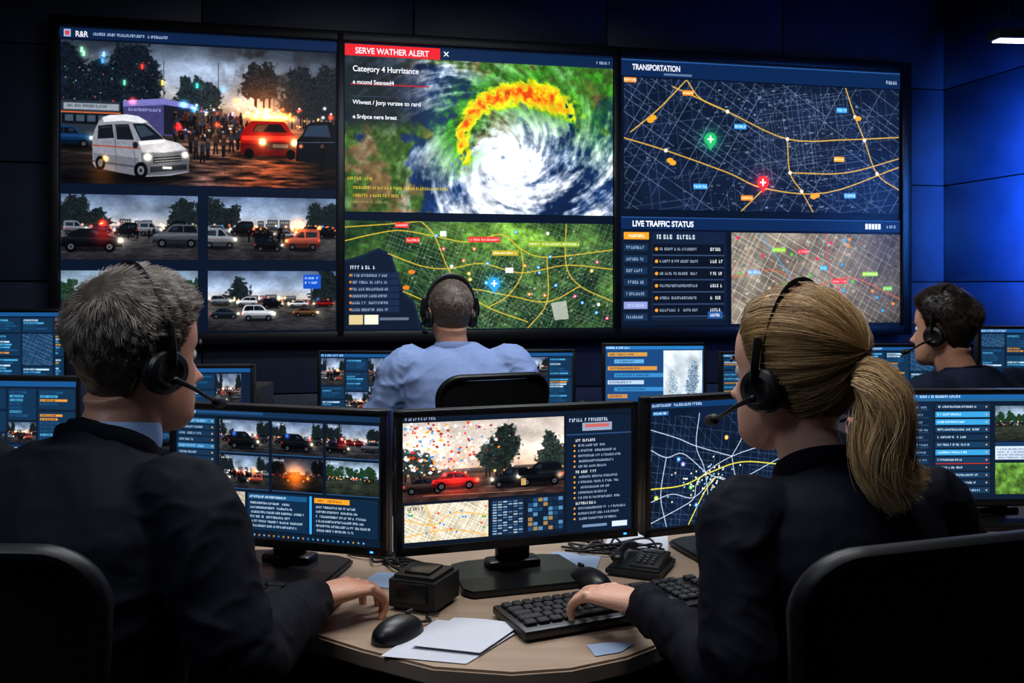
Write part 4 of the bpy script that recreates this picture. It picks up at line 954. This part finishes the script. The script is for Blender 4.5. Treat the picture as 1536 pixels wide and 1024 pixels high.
def short_hair(Hd,n,cols,parent,M,seed,thick=.010,topx=.008,capcol='#3a3430',r=.0005,leng=.34,bright=1.0):
    g=np.random.default_rng(seed)
    haircap('hair_base',Hd,False,thick*.8,topx*.85,capcol,parent,M)
    d=rand_dirs(n*3,g); p=Hd.C+d*Hd.R(d)[:,None]; ok=hairmask(p,False)>g.uniform(-.002,.008,len(d)); d=d[ok][:n]
    crown=np.array([.12,-.62,.78]); crown/=np.linalg.norm(crown)
    t=d-crown*(d@crown)[:,None]; t/=np.linalg.norm(t,axis=1,keepdims=True)+1e-6
    az=np.arctan2(d[:,0],d[:,1]); w=(fbm(az*3+30,d[:,2]*4+30,2,3)-.5)*1.5
    sd=np.cross(t,d); t=t+sd*(w+g.normal(0,.14,len(d)))[:,None]
    K=6; P=np.zeros((len(d),K,3)); L=leng*g.uniform(.6,1.15,len(d)); low=sstep(.03,-.07,(d*.1)[:,2]); L*=1-.55*low
    cl=fbm(az*12+9,d[:,2]*12+9,2,5)
    lift=g.uniform(.75,1.12,len(d))+.7*(cl-.5); pz=Hd.C[2]+d[:,2]*.1; tk=thick*(1-.5*low)+topx*sstep(0,.1,pz)
    for k in range(K):
        s=k/(K-1); dd=d+t*(L*s)[:,None]; dd/=np.linalg.norm(dd,axis=1,keepdims=True)
        P[:,k]=Hd.C+dd*(Hd.R(dd)+tk*lift*(s**.5)*(1.15-.14*s)-.001*(1-s))[:,None]
    pal=np.array([lin(hx(c)) for c in cols]); ci=np.clip((cl*len(cols)*1.6-len(cols)*.3+g.normal(0,.9,len(d))),0,len(cols)-1).astype(int)
    C=pal[ci]*g.uniform(.75,1.2,(len(d),1))*bright
    strands('hair',P,r,r*.4,C,parent,M)
def headset(parent,M,both=True,side=1,fem=False):
    b=MB()
    A=[]; hw=.083 if fem else .088; ht=.139 if fem else .141
    for k in range(13):
        a=math.pi*k/12; A.append((hw*math.copysign(abs(math.cos(a))**.9,math.cos(a)),-.006-.012*math.sin(a),-.004+ht*math.sin(a)**.95 if 0<k<12 else -.004))
    b.tube(A,[(.011,.0035)]*13,0,n=10,sub=3,up=(0,1,0),M=M)
    for sd in (-1,1):
        Q=M@Matrix.Translation((sd*.070,-.004,-.018))@Matrix.Rotation(sd*rad(90),4,'Y')@Matrix.Rotation(rad(4),4,'X')
        b.lathe([(.012,0),(.031,.001),(.035,.007),(.034,.013),(.029,.016)],1,n=36,M=Q)
        b.lathe([(.02,.012),(.032,.015),(.033,.020),(.029,.027),(.020,.030),(.016,.0275),(.004,.0275)],0,n=36,M=Q)
        b.tube([(sd*.096,-.006,.055),(sd*.103,-.006,.02),(sd*.102,-.004,-.008)],[(.009,.004)]*3,0,n=8,M=M,up=(0,1,0))
    b.tube([(side*.100,.0,-.03),(side*.100,.03,-.045),(side*.092,.060,-.062),(side*.078,.088,-.072)],[.005,.0032,.003,.003],0,n=10,sub=6,M=M)
    b.tube([(side*.080,.084,-.071),(side*.068,.102,-.076)],[.0085,.0085],1,n=14,sub=3,M=M)
    b.obj('headset',[M_BLK,M_BLKM],parent)
def hand(parent,W,fwd,up,side,skin,curl=(22,34,22),Minv=None,name='hand'):
    f=Vector(fwd).normalized(); u=Vector(up); x=f.cross(u).normalized(); u=x.cross(f)
    R=Matrix((x,f,u)).transposed().to_4x4(); M=Minv@Matrix.Translation(W)@R
    b=MB(); ts=-side
    b.tube([(0,-.05,0),(0,-.01,0),(0,.03,.003),(0,.06,.004),(0,.084,.001)],[(.025,.019),(.028,.0185),(.038,.0165),(.043,.0145),(.041,.0115)],0,n=20,M=M)
    for i,(fx,fy,L) in enumerate(((.034,.084,(.040,.024,.019)),(.0115,.090,(.044,.027,.020)),(-.0115,.088,(.040,.025,.019)),(-.034,.078,(.032,.020,.017)))):
        P=[(ts*fx*.8,fy-.03,.001)]; p=np.array([ts*fx,fy,.003]); P.append(tuple(p)); a=0; sp=ts*fx*5.0
        for k in range(3):
            a+=rad(curl[k]+i*4-(6 if (i==1 and k==0) else 0)); dv=np.array([math.sin(sp)*math.cos(a),math.cos(sp)*math.cos(a),-math.sin(a)]); dv/=np.linalg.norm(dv); p=p+dv*L[k]; P.append(tuple(p))
        r=.0086-.0005*(i==3)*2
        b.tube(P,[r,r*1.12,r*1.0,r*.92,r*.78],0,n=12,sub=4,M=M)
        b.sphere((ts*fx,fy,.007),(.009,.010,.007),0,M,seg=8)
    b.tube([(ts*.014,.005,-.003),(ts*.036,.034,-.009),(ts*.056,.062,-.016),(ts*.062,.088,-.024)],[.014,.0135,.0105,.0085],0,n=12,M=M)
    b.remesh(name,[skin],parent,.0018,2)
def person(name,base,yaw,head,hyaw,arms,fem=False,top=M_NAVY,trou=M_TROU,skin=M_SKIN,collar=None,sz=.985,sw=.19,vox=.008,hs=(True,1),fold=.008,hpitch=0,bulk=1.0,hscale=1.0,colh=.078):
    e=empty(name,(base[0],base[1],0),rad(yaw)); Mi=(Matrix.Translation((base[0],base[1],0))@Matrix.Rotation(rad(yaw),4,'Z')).inverted()
    k=bulk
    Hl=Mi@Matrix.Translation(head)@Matrix.Rotation(rad(hyaw),4,'Z')@Matrix.Rotation(rad(hpitch),4,'X')@Matrix.Scale(hscale,4)
    hb=Hl@Vector((0,-.030,-.045)); hb2=Hl@Vector((0,-.022,-.085)); nr=.050 if fem else .060
    def cen(z): 
        t=min(1.15,max(0,(z-(sz-.02))/(hb2.z-(sz-.02)))); return np.array([hb2.x*t,hb2.y*t,z])
    b=MB(); d=sz-.985
    if fem: rg=[(.475,.15,.12,-.08),(.50,.185,.14,-.08),(.56,.178,.135,-.08),(.66,.142,.112,-.065),(.74,.140,.108,-.05),(.84,.160,.118,-.03),(.92,.172,.118,-.015),(.97,.165,.10,-.008),(1.005,.14,.082,-.004),(1.03,.09,.066,0),(1.05,.058,.055,.004)]
    else: rg=[(.475,.16,.13,-.08),(.50,.195,.15,-.08),(.57,.190,.148,-.075),(.68,.178,.135,-.06),(.78,.185,.135,-.04),(.88,.205,.138,-.02),(.95,.205,.128,-.012),(1.0,.180,.102,-.008),(1.03,.135,.084,-.004),(1.052,.095,.072,0),(1.07,.070,.064,.004)]
    rg=[(z+(d*min(1,(z-.475)/.5)),w*k,dd*k,y) for z,w,dd,y in rg]
    b.rings(rg,n=44)
    b.tube([tuple(cen(sz-.02)),tuple(cen(sz+.03)),tuple(cen(sz+colh-.012))],[nr*1.5,nr*1.36,nr*1.22],0,n=28,cap=False,up=(0,1,0))
    for sd,key in((1,'R'),(-1,'L')):
        el,w_=arms[key]; el=np.array(Mi@Vector(el)); w_=np.array(Mi@Vector(w_)); S=np.array([sd*sw,-.012,sz-.005])
        up=S*.5+el*.5+np.array([sd*.012,-.006,0]); fo=el*.5+w_*.5
        q=.86 if fem else 1.0
        b.tube([(sd*.10,-.008,sz-.015),tuple(S),tuple(up),tuple(el),tuple(fo),tuple(w_)],[.060*q,.068*q*k,.061*q*k,.053*q*k,.048*q*k,.038*q],0,n=20,sub=6)
    for sd in(-1,1):
        b.tube([(sd*.09,-.08,.56),(sd*.11,.12,.575),(sd*.13,.40,.56),(sd*.13,.43,.48),(sd*.125,.40,.28),(sd*.125,.385,.09)],[.085,.085,.066,.058,.05,.044],0,n=18,sub=6)
    fn=lambda c: ((c[:,2]<.57)&(np.abs(c[:,0])<.30)&((c[:,1]>.02)|(c[:,2]<.52))).astype(int)
    b.remesh('body',[top,trou],e,vox,5,fold=fold,matfn=fn)
    sh=MB()
    for sd in(-1,1):
        sh.tube([(sd*.125,.36,.045),(sd*.125,.42,.05),(sd*.13,.50,.04),(sd*.135,.575,.03)],[(.036,.042),(.042,.045),(.045,.034),(.036,.022)],0,n=16)
        sh.box((sd*.13,.46,.010),(.085,.26,.02),0,.008)
    sh.obj('shoes',[M_SHOE],e)
    Hd=HF if fem else HM
    s=MB(); s.add(Hd.vs,Hd.fs,0,Hl)
    for sd in(-1,1):
        T=Hl@Matrix.Translation((sd*(.0735 if not fem else .070),-.008,-.008))@Matrix.Rotation(sd*rad(-18),4,'Z')
        s.sphere((0,0,0),(.006,.014,.026),0,T,seg=10)
        s.tube([(sd*.003,.010,-.020),(sd*.007,-.006,-.028),(sd*.010,-.017,-.008),(sd*.010,-.017,.014),(sd*.008,-.004,.028),(sd*.004,.010,.020)],[.005,.0045,.0042,.0042,.0045,.004],0,n=8,M=T)
    s.tube([tuple(hb),tuple(hb2),tuple((np.array(hb2)+cen(sz-.02))/2),tuple(cen(sz-.02))],[nr*.95,nr*.97,nr*1.0,nr*1.1],0,n=28,up=(0,1,0),cap=False)
    Hli=Hl.inverted(); A3=np.array(Hli)
    def lipfn(c):
        q=c@A3[:3,:3].T+A3[:3,3]; return ((np.abs(q[:,0])<.023)&(np.abs(q[:,2]+.0705)<.0095-.006*np.abs(q[:,0])/.023)&(q[:,1]>.08)).astype(int)
    s.remesh('head',[skin,M_LIP],e,.0032 if vox<.009 else .005,3,matfn=lipfn)
    ey=MB()
    for sd in(-1,1):
        ey.sphere((sd*.031,.0665,.001),.0125,0,Hl,seg=10); ey.sphere((sd*.031,.0735,.001),.0062,1,Hl,seg=8)
        ey.tube([(sd*.014,.088,.017),(sd*.03,.088,.021),(sd*.046,.078,.017)],[(.0022,.0035)]*3,2,n=6,M=Hl)
    ey.obj('eyes',[M_EYEW,M_IRIS,M_BLKM],e)
    def ring(q,zb,drop,g0,ex=0):
        o=[]
        for a in np.linspace(g0,2*math.pi-g0,26):
            z=zb-drop*((1+math.cos(a))/2)**1.3; c_=cen(z); qq=q+ex*(1+math.cos(a))/2
            o.append((c_[0]+nr*qq*math.sin(a),c_[1]+nr*qq*math.cos(a),z))
        return o
    if collar:
        cb=MB(); cb.tube(ring(1.13,sz+colh-.004,.020,.3),[(.005,.021)]*26,0,n=10,sub=2,up=(0,0,1)); cb.obj('shirt_collar',[collar],e)
    jc=MB(); jc.tube(ring(1.27,sz+colh-.006,.095,.45,.25),[(.006,.023)]*26,0,n=10,sub=2,up=(0,0,1)); jc.obj('jacket_collar',[top],e)
    headset(e,Hl,hs[0],hs[1],fem)
    for sd,key in((1,'R'),(-1,'L')):
        el,w_=arms[key]; f=Vector(w_)-Vector(el); f.z=min(f.z,.0)*.3; f.normalize()
        if key+'f' in arms: f=Vector(arms[key+'f']).normalized()
        W=Vector(w_)+f*.030
        hand(e,W,f,(0,0,1),sd,skin,arms.get(key+'c',(20,32,20)),Mi,'hand_'+('right' if sd>0 else 'left'))
    return e,Hl,Hd,Mi
# --- man front left
e,Hl,Hd,Mi=person('man_operator',(-.655,1.415),-15,(-.600,1.50,1.205),-38,
   {'R':((-.375,1.30,.800),(-.335,1.540,.800)),'L':((-.93,1.46,.78),(-.80,1.70,.79)),'Rf':(.60,.80,-.08),'Rc':(20,34,26)},
   top=M_NAVY,collar=M_SHIRTC,sz=1.0,sw=.185,bulk=1.04,hs=(True,1),vox=.0055,hscale=1.04,fold=.012,colh=.098)
short_hair(Hd,30000,['#3f3832','#574e46','#6e655d','#8a8179','#a8a098'],e,Hl,11,thick=.014,topx=.009,capcol='#3f3832',leng=.36,r=.0004,bright=1.15)
# --- woman front right
e,Hl,Hd,Mi=person('woman_operator',(.482,1.395),15,(.437,1.455,1.182),40,
   {'L':((.300,1.235,.795),(.215,1.475,.812)),'R':((.72,1.50,.80),(.62,1.74,.80)),'Lf':(-.60,.80,-.10),'Lc':(12,30,24)},
   fem=True,top=M_NAVY2,skin=M_SKIN2,sz=.985,sw=.160,hs=(True,-1),vox=.0055,hscale=1.03,fold=.011,colh=.085)
def pony(e,Hl,Hd,Mi,seed=3):
    g=np.random.default_rng(seed); haircap('hair_base',Hd,True,.007,.006,'#66502f',e,Hl)
    tie=np.array([.03,-.985,.17]); tie/=np.linalg.norm(tie)
    n=32000; d=rand_dirs(n*3,g); p=Hd.C+d*Hd.R(d)[:,None]; ok=hairmask(p,True)>g.uniform(-.004,.006,len(d)); d=d[ok][:n]; n=len(d)
    K=12; P=np.zeros((n,K,3)); om=np.arccos(np.clip(d@tie,-1,1)); so=np.sin(om)+1e-5
    e1=np.cross(tie,[0,0,1]); e1/=np.linalg.norm(e1); e2=np.cross(e1,tie); phi=np.arctan2(d@e2,d@e1)
    clump=fbm(phi*6+40,om*1.2+40,3,5); fine=fbm(phi*55+40,om*1.5+40,2,3)
    fly=g.uniform(0,1,n)<.02
    hgt=g.uniform(.3,1.0,n)*.006+.007*clump+.003*fine+.001+fly*g.uniform(.002,.009,n); sag=g.normal(0,.02,n)+.08*(clump-.5)
    for k in range(K):
        s=k/(K-1)*.985; dd=(np.sin((1-s)*om)/so)[:,None]*d+(np.sin(s*om)/so)[:,None]*tie
        dd[:,2]-=.12*np.sin(math.pi*s)*np.clip(om-.8,0,2)+sag*math.sin(math.pi*s); dd/=np.linalg.norm(dd,axis=1,keepdims=True)
        P[:,k]=Hd.C+dd*(Hd.R(dd)+hgt*min(1,s*4+.1)+.006*math.sin(math.pi*s)+.006*max(0,s-.7)/.3)[:,None]
    pal=np.array([lin(hx(c)) for c in ('#7b6040','#8f7048','#a58455','#b99767','#cdae80','#dcc298')])
    ci=np.clip(fine*4+clump*3-1.2+g.normal(0,.8,n),0,4.999); i0=ci.astype(int); fr_=(ci-i0)[:,None]
    base=(pal[i0]*(1-fr_)+pal[i0+1]*fr_)*g.uniform(.85,1.12,(n,1)); strands('hair',P,.00038,.00034,base,e,Hl)
    ctr=np.array([(.497,1.376,1.192),(.512,1.352,1.192),(.528,1.332,1.165),(.530,1.322,1.125),(.522,1.318,1.085),(.534,1.314,1.048),(.562,1.310,1.018)])
    ctr=np.array([tuple(Mi@Vector(c)) for c in ctr]); Cc=catmull(ctr,3); K=len(Cc); T=np.gradient(Cc,axis=0); T/=np.linalg.norm(T,axis=1)[:,None]
    S=np.cross(T,[0,1,0]); S/=np.linalg.norm(S,axis=1)[:,None]; U=np.cross(S,T)
    prof=np.interp(np.linspace(0,1,K),[0,.08,.22,.4,.6,.8,1],[.010,.014,.025,.033,.035,.032,.024])
    n=11000; a=g.uniform(0,2*math.pi,n); rho=np.sqrt(g.uniform(0.05,1,n)); endk=g.uniform(.60,1.0,n)**.8
    out=g.uniform(0,1,n)<.08; rho=np.where(out,rho*1.35,rho)
    P=np.zeros((n,K,3)); wv=g.normal(0,1,(n,2)); tt=np.linspace(0,1,K); cp=fbm(a*5+20,rho*3+20,2,4)
    for k in range(K):
        s=tt[k]*endk; Ck=np.stack([np.interp(s,tt,Cc[:,i]) for i in range(3)],-1); Sk=np.stack([np.interp(s,tt,S[:,i]) for i in range(3)],-1); Uk=np.stack([np.interp(s,tt,U[:,i]) for i in range(3)],-1)
        pr=np.interp(s,tt,prof)*(.65+.7*cp); aa=a+.9*s+.3*np.sin(s*7+cp*14)
        P[:,k]=Ck+Sk*(pr*rho*np.cos(aa)+wv[:,0]*.008*s**2+.009*s*np.sin(s*8+cp*22))[:,None]+Uk*(pr*.75*rho*np.sin(aa)+wv[:,1]*.005*s**2)[:,None]
    ci=np.clip(cp*5+.4+g.normal(0,.9,n),0,4.999); i0=ci.astype(int); fr_=(ci-i0)[:,None]
    base=(pal[i0]*(1-fr_)+pal[i0+1]*fr_)*g.uniform(.85,1.15,(n,1)); strands('ponytail',P,.00045,.00025,base,e,Matrix.Identity(4))
    t=MB(); c0=Cc[1]; t0=T[1]; s0=S[1]; u0=U[1]
    R=[tuple(c0+(s0*math.cos(x)+u0*math.sin(x))*.015) for x in np.linspace(0,2*math.pi,17)]; t.tube(R,[.008]*17,0,n=10,sub=1,up=tuple(t0),cap=False); t.obj('hair_tie',[M_BLKM],e)
pony(e,Hl,Hd,Mi)
# --- middle man in blue shirt
e,Hl,Hd,Mi=person('man_operator',(-.205,3.50),8,(-.235,3.53,1.212),16,
   {'R':((.10,3.44,.80),(.02,3.72,.80)),'L':((-.50,3.46,.80),(-.42,3.74,.80))},
   top=M_SHIRT,collar=M_SHIRT,sz=1.02,sw=.20,vox=.007,bulk=1.04,hs=(True,-1),fold=.017,colh=.075,hscale=1.03)
short_hair(Hd,12000,['#54483e','#6a5c51','#82756a','#9a9086'],e,Hl,12,thick=.006,topx=.003,capcol='#5a4c42',r=.0006,bright=1.25)
# --- right man, dark sweater
e,Hl,Hd,Mi=person('man_operator',(1.50,3.05),22,(1.435,3.10,1.172),42,
   {'R':((1.80,3.12,.79),(1.66,3.50,.80)),'L':((1.20,3.05,.78),(1.30,3.46,.80)),},
   top=M_NAVY3,sz=.97,sw=.19,vox=.008,bulk=1.06,hs=(True,-1),fold=.013,colh=.075,hscale=1.03)
short_hair(Hd,12000,['#1d1512','#2a1f1a','#3a2b22','#4a382c'],e,Hl,13,thick=.017,topx=.010,capcol='#1c1410',r=.0007,leng=.42)

# ============================================================ DESK ITEMS
def keyboard(loc,rz):
    e=empty('keyboard',loc,rz); b=MB(); b.box((0,0,.011),(.42,.14,.016),0,.005)
    b.obj('case',[M_BLK],e); k=MB()
    rows=[(.055,[1]*13+[2.0],), (.030,[1.5]+[1]*12+[1.5]),(.008,[1.8]+[1]*11+[2.2]),(-.014,[2.3]+[1]*10+[2.7]),(-.036,[1.2,1.2,1.2,6,1.2,1.2,1.2,1.8])]
    for y,ws in rows:
        tot=sum(ws); u_=.295/tot; x=-.2
        for w in ws: k.box((x+w*u_/2,y-.006,.022),(w*u_-.003,.017,.008),0,.002,seg=1); x+=w*u_
        for j in range(3): k.box((.114+j*.018,y-.006,.022),(.0155,.017,.008),0,.002,seg=1)
        k.box((.175+.014,y-.006,.022),(.022,.017,.008),0,.002,seg=1)
    k.obj('keys',[M_KEY],e); return e
keyboard((.185,1.655,.741),rad(24)); keyboard((-.52,1.70,.741),rad(-10)); keyboard((1.15,1.95,.741),rad(2)); keyboard((-.2,3.93,.741),rad(4))
def mouse(loc,rz):
    b=MB(); rg=[]
    for t in np.linspace(0,1,12):
        z=.034*t; q=math.sqrt(max(.02,1-t**2.4)); rg.append((z,.031*q*(1-.1*t),.054*q,-.006*t))
    b.rings(rg,0,n=32,e=2.3); b.box((0,.03,.0305),(.006,.018,.008),1,.002)
    b.tube([(0,.05,.008),(.01,.075,.004),(-.01,.09,.004),(0,.11,.004)],[.0022]*4,1,n=6)
    o=b.obj('computer_mouse',[M_BLK,M_BLKM]); o.location=loc; o.rotation_euler=(0,0,rz)
mouse((-.188,1.540,.741),rad(-32)); mouse((.150,1.800,.741),rad(30))
def paper(pts,z,m=M_PAPER,name='paper_sheet'):
    b=MB(); P=[Vector((x,y,0)) for x,y in pts]; n=8; vs=[];fs=[]
    for j in range(n+1):
        for i in range(n+1):
            a=i/n;c=j/n; p=(P[0]*(1-a)+P[1]*a)*(1-c)+(P[3]*(1-a)+P[2]*a)*c; vs.append((p.x,p.y,z+.004*math.sin(a*2.6)*c**2+.0006))
    for j in range(n):
        for i in range(n): q=j*(n+1)+i; fs.append((q,q+1,q+n+2,q+n+1))
    k=len(vs); vs+=[(x,y,zz-.0006) for x,y,zz in vs]; fs+=[tuple(q+k for q in f_[::-1]) for f_ in fs]
    b.add(vs,fs,0); b.obj(name,[m])
paper([(-.205,1.455),(-.07,1.425),(.005,1.545),(-.13,1.615)],.741)
paper([(-.16,1.485),(-.05,1.455),(.015,1.57),(-.10,1.61)],.746)
paper([(.16,1.85),(.19,1.99),(.10,2.02),(.07,1.98)],.741,M_PAPER2)
paper([(.13,1.455),(.17,1.47),(.195,1.50),(.12,1.50)],.741,M_PAPER2)
paper([(-.30,1.80),(-.17,1.76),(-.13,1.83),(-.27,1.88)],.741,M_PAPER2)
paper([(1.15,1.62),(1.35,1.60),(1.40,1.80),(1.18,1.82)],.741)
paper([(.98,1.60),(1.12,1.58),(1.14,1.72),(1.0,1.74)],.741,M_PAPER2)
paper([(.20,2.05),(.34,2.03),(.36,2.16),(.23,2.18)],.741,M_PAPER)
b=MB(); b.prism([(-.045,-.05),(.045,-.05),(.05,.045),(-.05,.045)],0,.062,0,.007); b.box((0,-.052,.035),(.06,.004,.035),1,.002); b.box((0,0,.064),(.05,.06,.005),1,.002)
o=b.obj('desk_speaker',[M_BLKM,M_BLK]); o.location=(-.160,1.695,.741); o.rotation_euler=(0,0,rad(-20))
def phone(loc,rz,sc=1):
    e=empty('desk_phone',loc,rz); e.scale=(sc,sc,sc); b=MB(); b.prism([(-.09,-.10),(.09,-.10),(.09,.10),(-.09,.10)],0,.03,0,.008); b.box((.03,.0,.036),(.10,.15,.02),0,.006,rx=rad(6)); b.obj('body',[M_BLKM],e)
    h=MB(); h.tube([(-.055,-.085,.055),(-.055,-.04,.068),(-.055,.04,.068),(-.055,.085,.055)],[(.022,.014),(.014,.011),(.014,.011),(.022,.014)],0,n=14); h.obj('handset',[M_BLK],e)
    k=MB()
    for i in range(4):
        for j in range(3): k.box((.008+j*.022,-.055+i*.02,.048-.0+i*.002),(.015,.012,.005),0,.002,seg=1)
    k.box((.03,.05,.053),(.07,.03,.006),1,.002); k.obj('keypad',[M_KEY,M_METAL],e)
phone((.262,1.895,.741),rad(-24),.62); phone((-.95,3.10,.741),rad(10)); phone((.36,4.0,.741),rad(0))
b=MB(); random.seed(4)
for (x0,y0,x1,y1,n) in ((-.36,2.06,-.16,1.86,10),(.13,2.05,.30,2.0,6),(.30,2.0,.16,2.12,4)):
    for i in range(n):
        P=[]; 
        for t in np.linspace(0,1,6): P.append((x0+(x1-x0)*t+random.gauss(0,.022),y0+(y1-y0)*t+random.gauss(0,.022),.7445+abs(random.gauss(0,.006))*(1 if 0<t<1 else 0)))
        b.tube(P,[.0026]*6,0,n=7,sub=6)
b.obj('cable_bundle',[M_BLK])
def pc(loc,rz,s=(.18,.38,.3)):
    b=MB(); b.box((0,0,s[2]/2),s,0,.008); b.box((0,-s[1]/2-.002,s[2]*.75),(s[0]*.8,.006,.03),1,.002); b.box((0,-s[1]/2-.002,s[2]*.4),(s[0]*.7,.006,s[2]*.35),1,.003)
    o=b.obj('printer_unit',[M_BLKM,M_BLK]); o.location=loc; o.rotation_euler=(0,0,rz)
pc((-1.02,3.47,.741),0,(.22,.2,.21))

# ============================================================ LIGHTING
def area(name,loc,rot,size,energy,col,sy=None):
    l=bpy.data.lights.new(name,'AREA'); l.energy=energy; l.color=col; l.size=size
    if sy: l.shape='RECTANGLE'; l.size_y=sy
    o=bpy.data.objects.new(name,l); COL.objects.link(o); o.location=loc; o.rotation_euler=rot; return o
def fixture(x,y,z,w,d,rz,energy,col):
    e=empty('ceiling_light',(x,y,z),rz); b=MB(); b.box((0,0,0.03),(w+.04,d+.04,.05),0,.008); b.box((0,0,.002),(w,d,.008),1); 
    for sx in(-1,1): b.tube([(sx*w*.4,0,.05),(sx*w*.4,0,HH-z)],[.003,.003],0,n=6,sub=1)
    b.obj('housing',[M_BLKM,M_LAMP],e)
    l=area('lamp',(0,0,-.012),(0,0,0),w,energy,col,d); l.parent=e
fixture(2.93,5.0,2.62,.7,.07,rad(4),6,(.85,.92,1))
fixture(.05,1.45,3.0,1.6,.35,0,22,(1,.95,.89))
fixture(-1.6,.1,2.95,1.0,.3,rad(30),10,(.55,.74,1))
fixture(.2,3.1,3.1,1.8,.3,0,36,(.88,.93,1))
# blue wall-wash strip aimed at the right-hand wall
p=RM@Vector((5.30,-1.62,1.80))
e=empty('wall_washer_light',tuple(p),WA); b=MB(); b.box((0,0,0),(.05,.05,1.5),0,.008); b.box((.027,0,0),(.004,.03,1.4),1); b.tube([(0,0,.7),(0,0,HH-1.8)],[.008,.008],0,n=8,sub=1); b.obj('housing',[M_BLKM,M_BLED],e)
l=area('lamp',(.035,.02,0),(rad(90),0,rad(-42)),.05,150,(.04,.24,1.0),1.0); l.parent=e; l.data.spread=rad(80)
w=bpy.data.worlds.new('night_world'); SC.world=w; w.use_nodes=True; w.node_tree.nodes['Background'].inputs[0].default_value=(.02,.04,.09,1); w.node_tree.nodes['Background'].inputs[1].default_value=.6
print('done',len(bpy.data.objects))
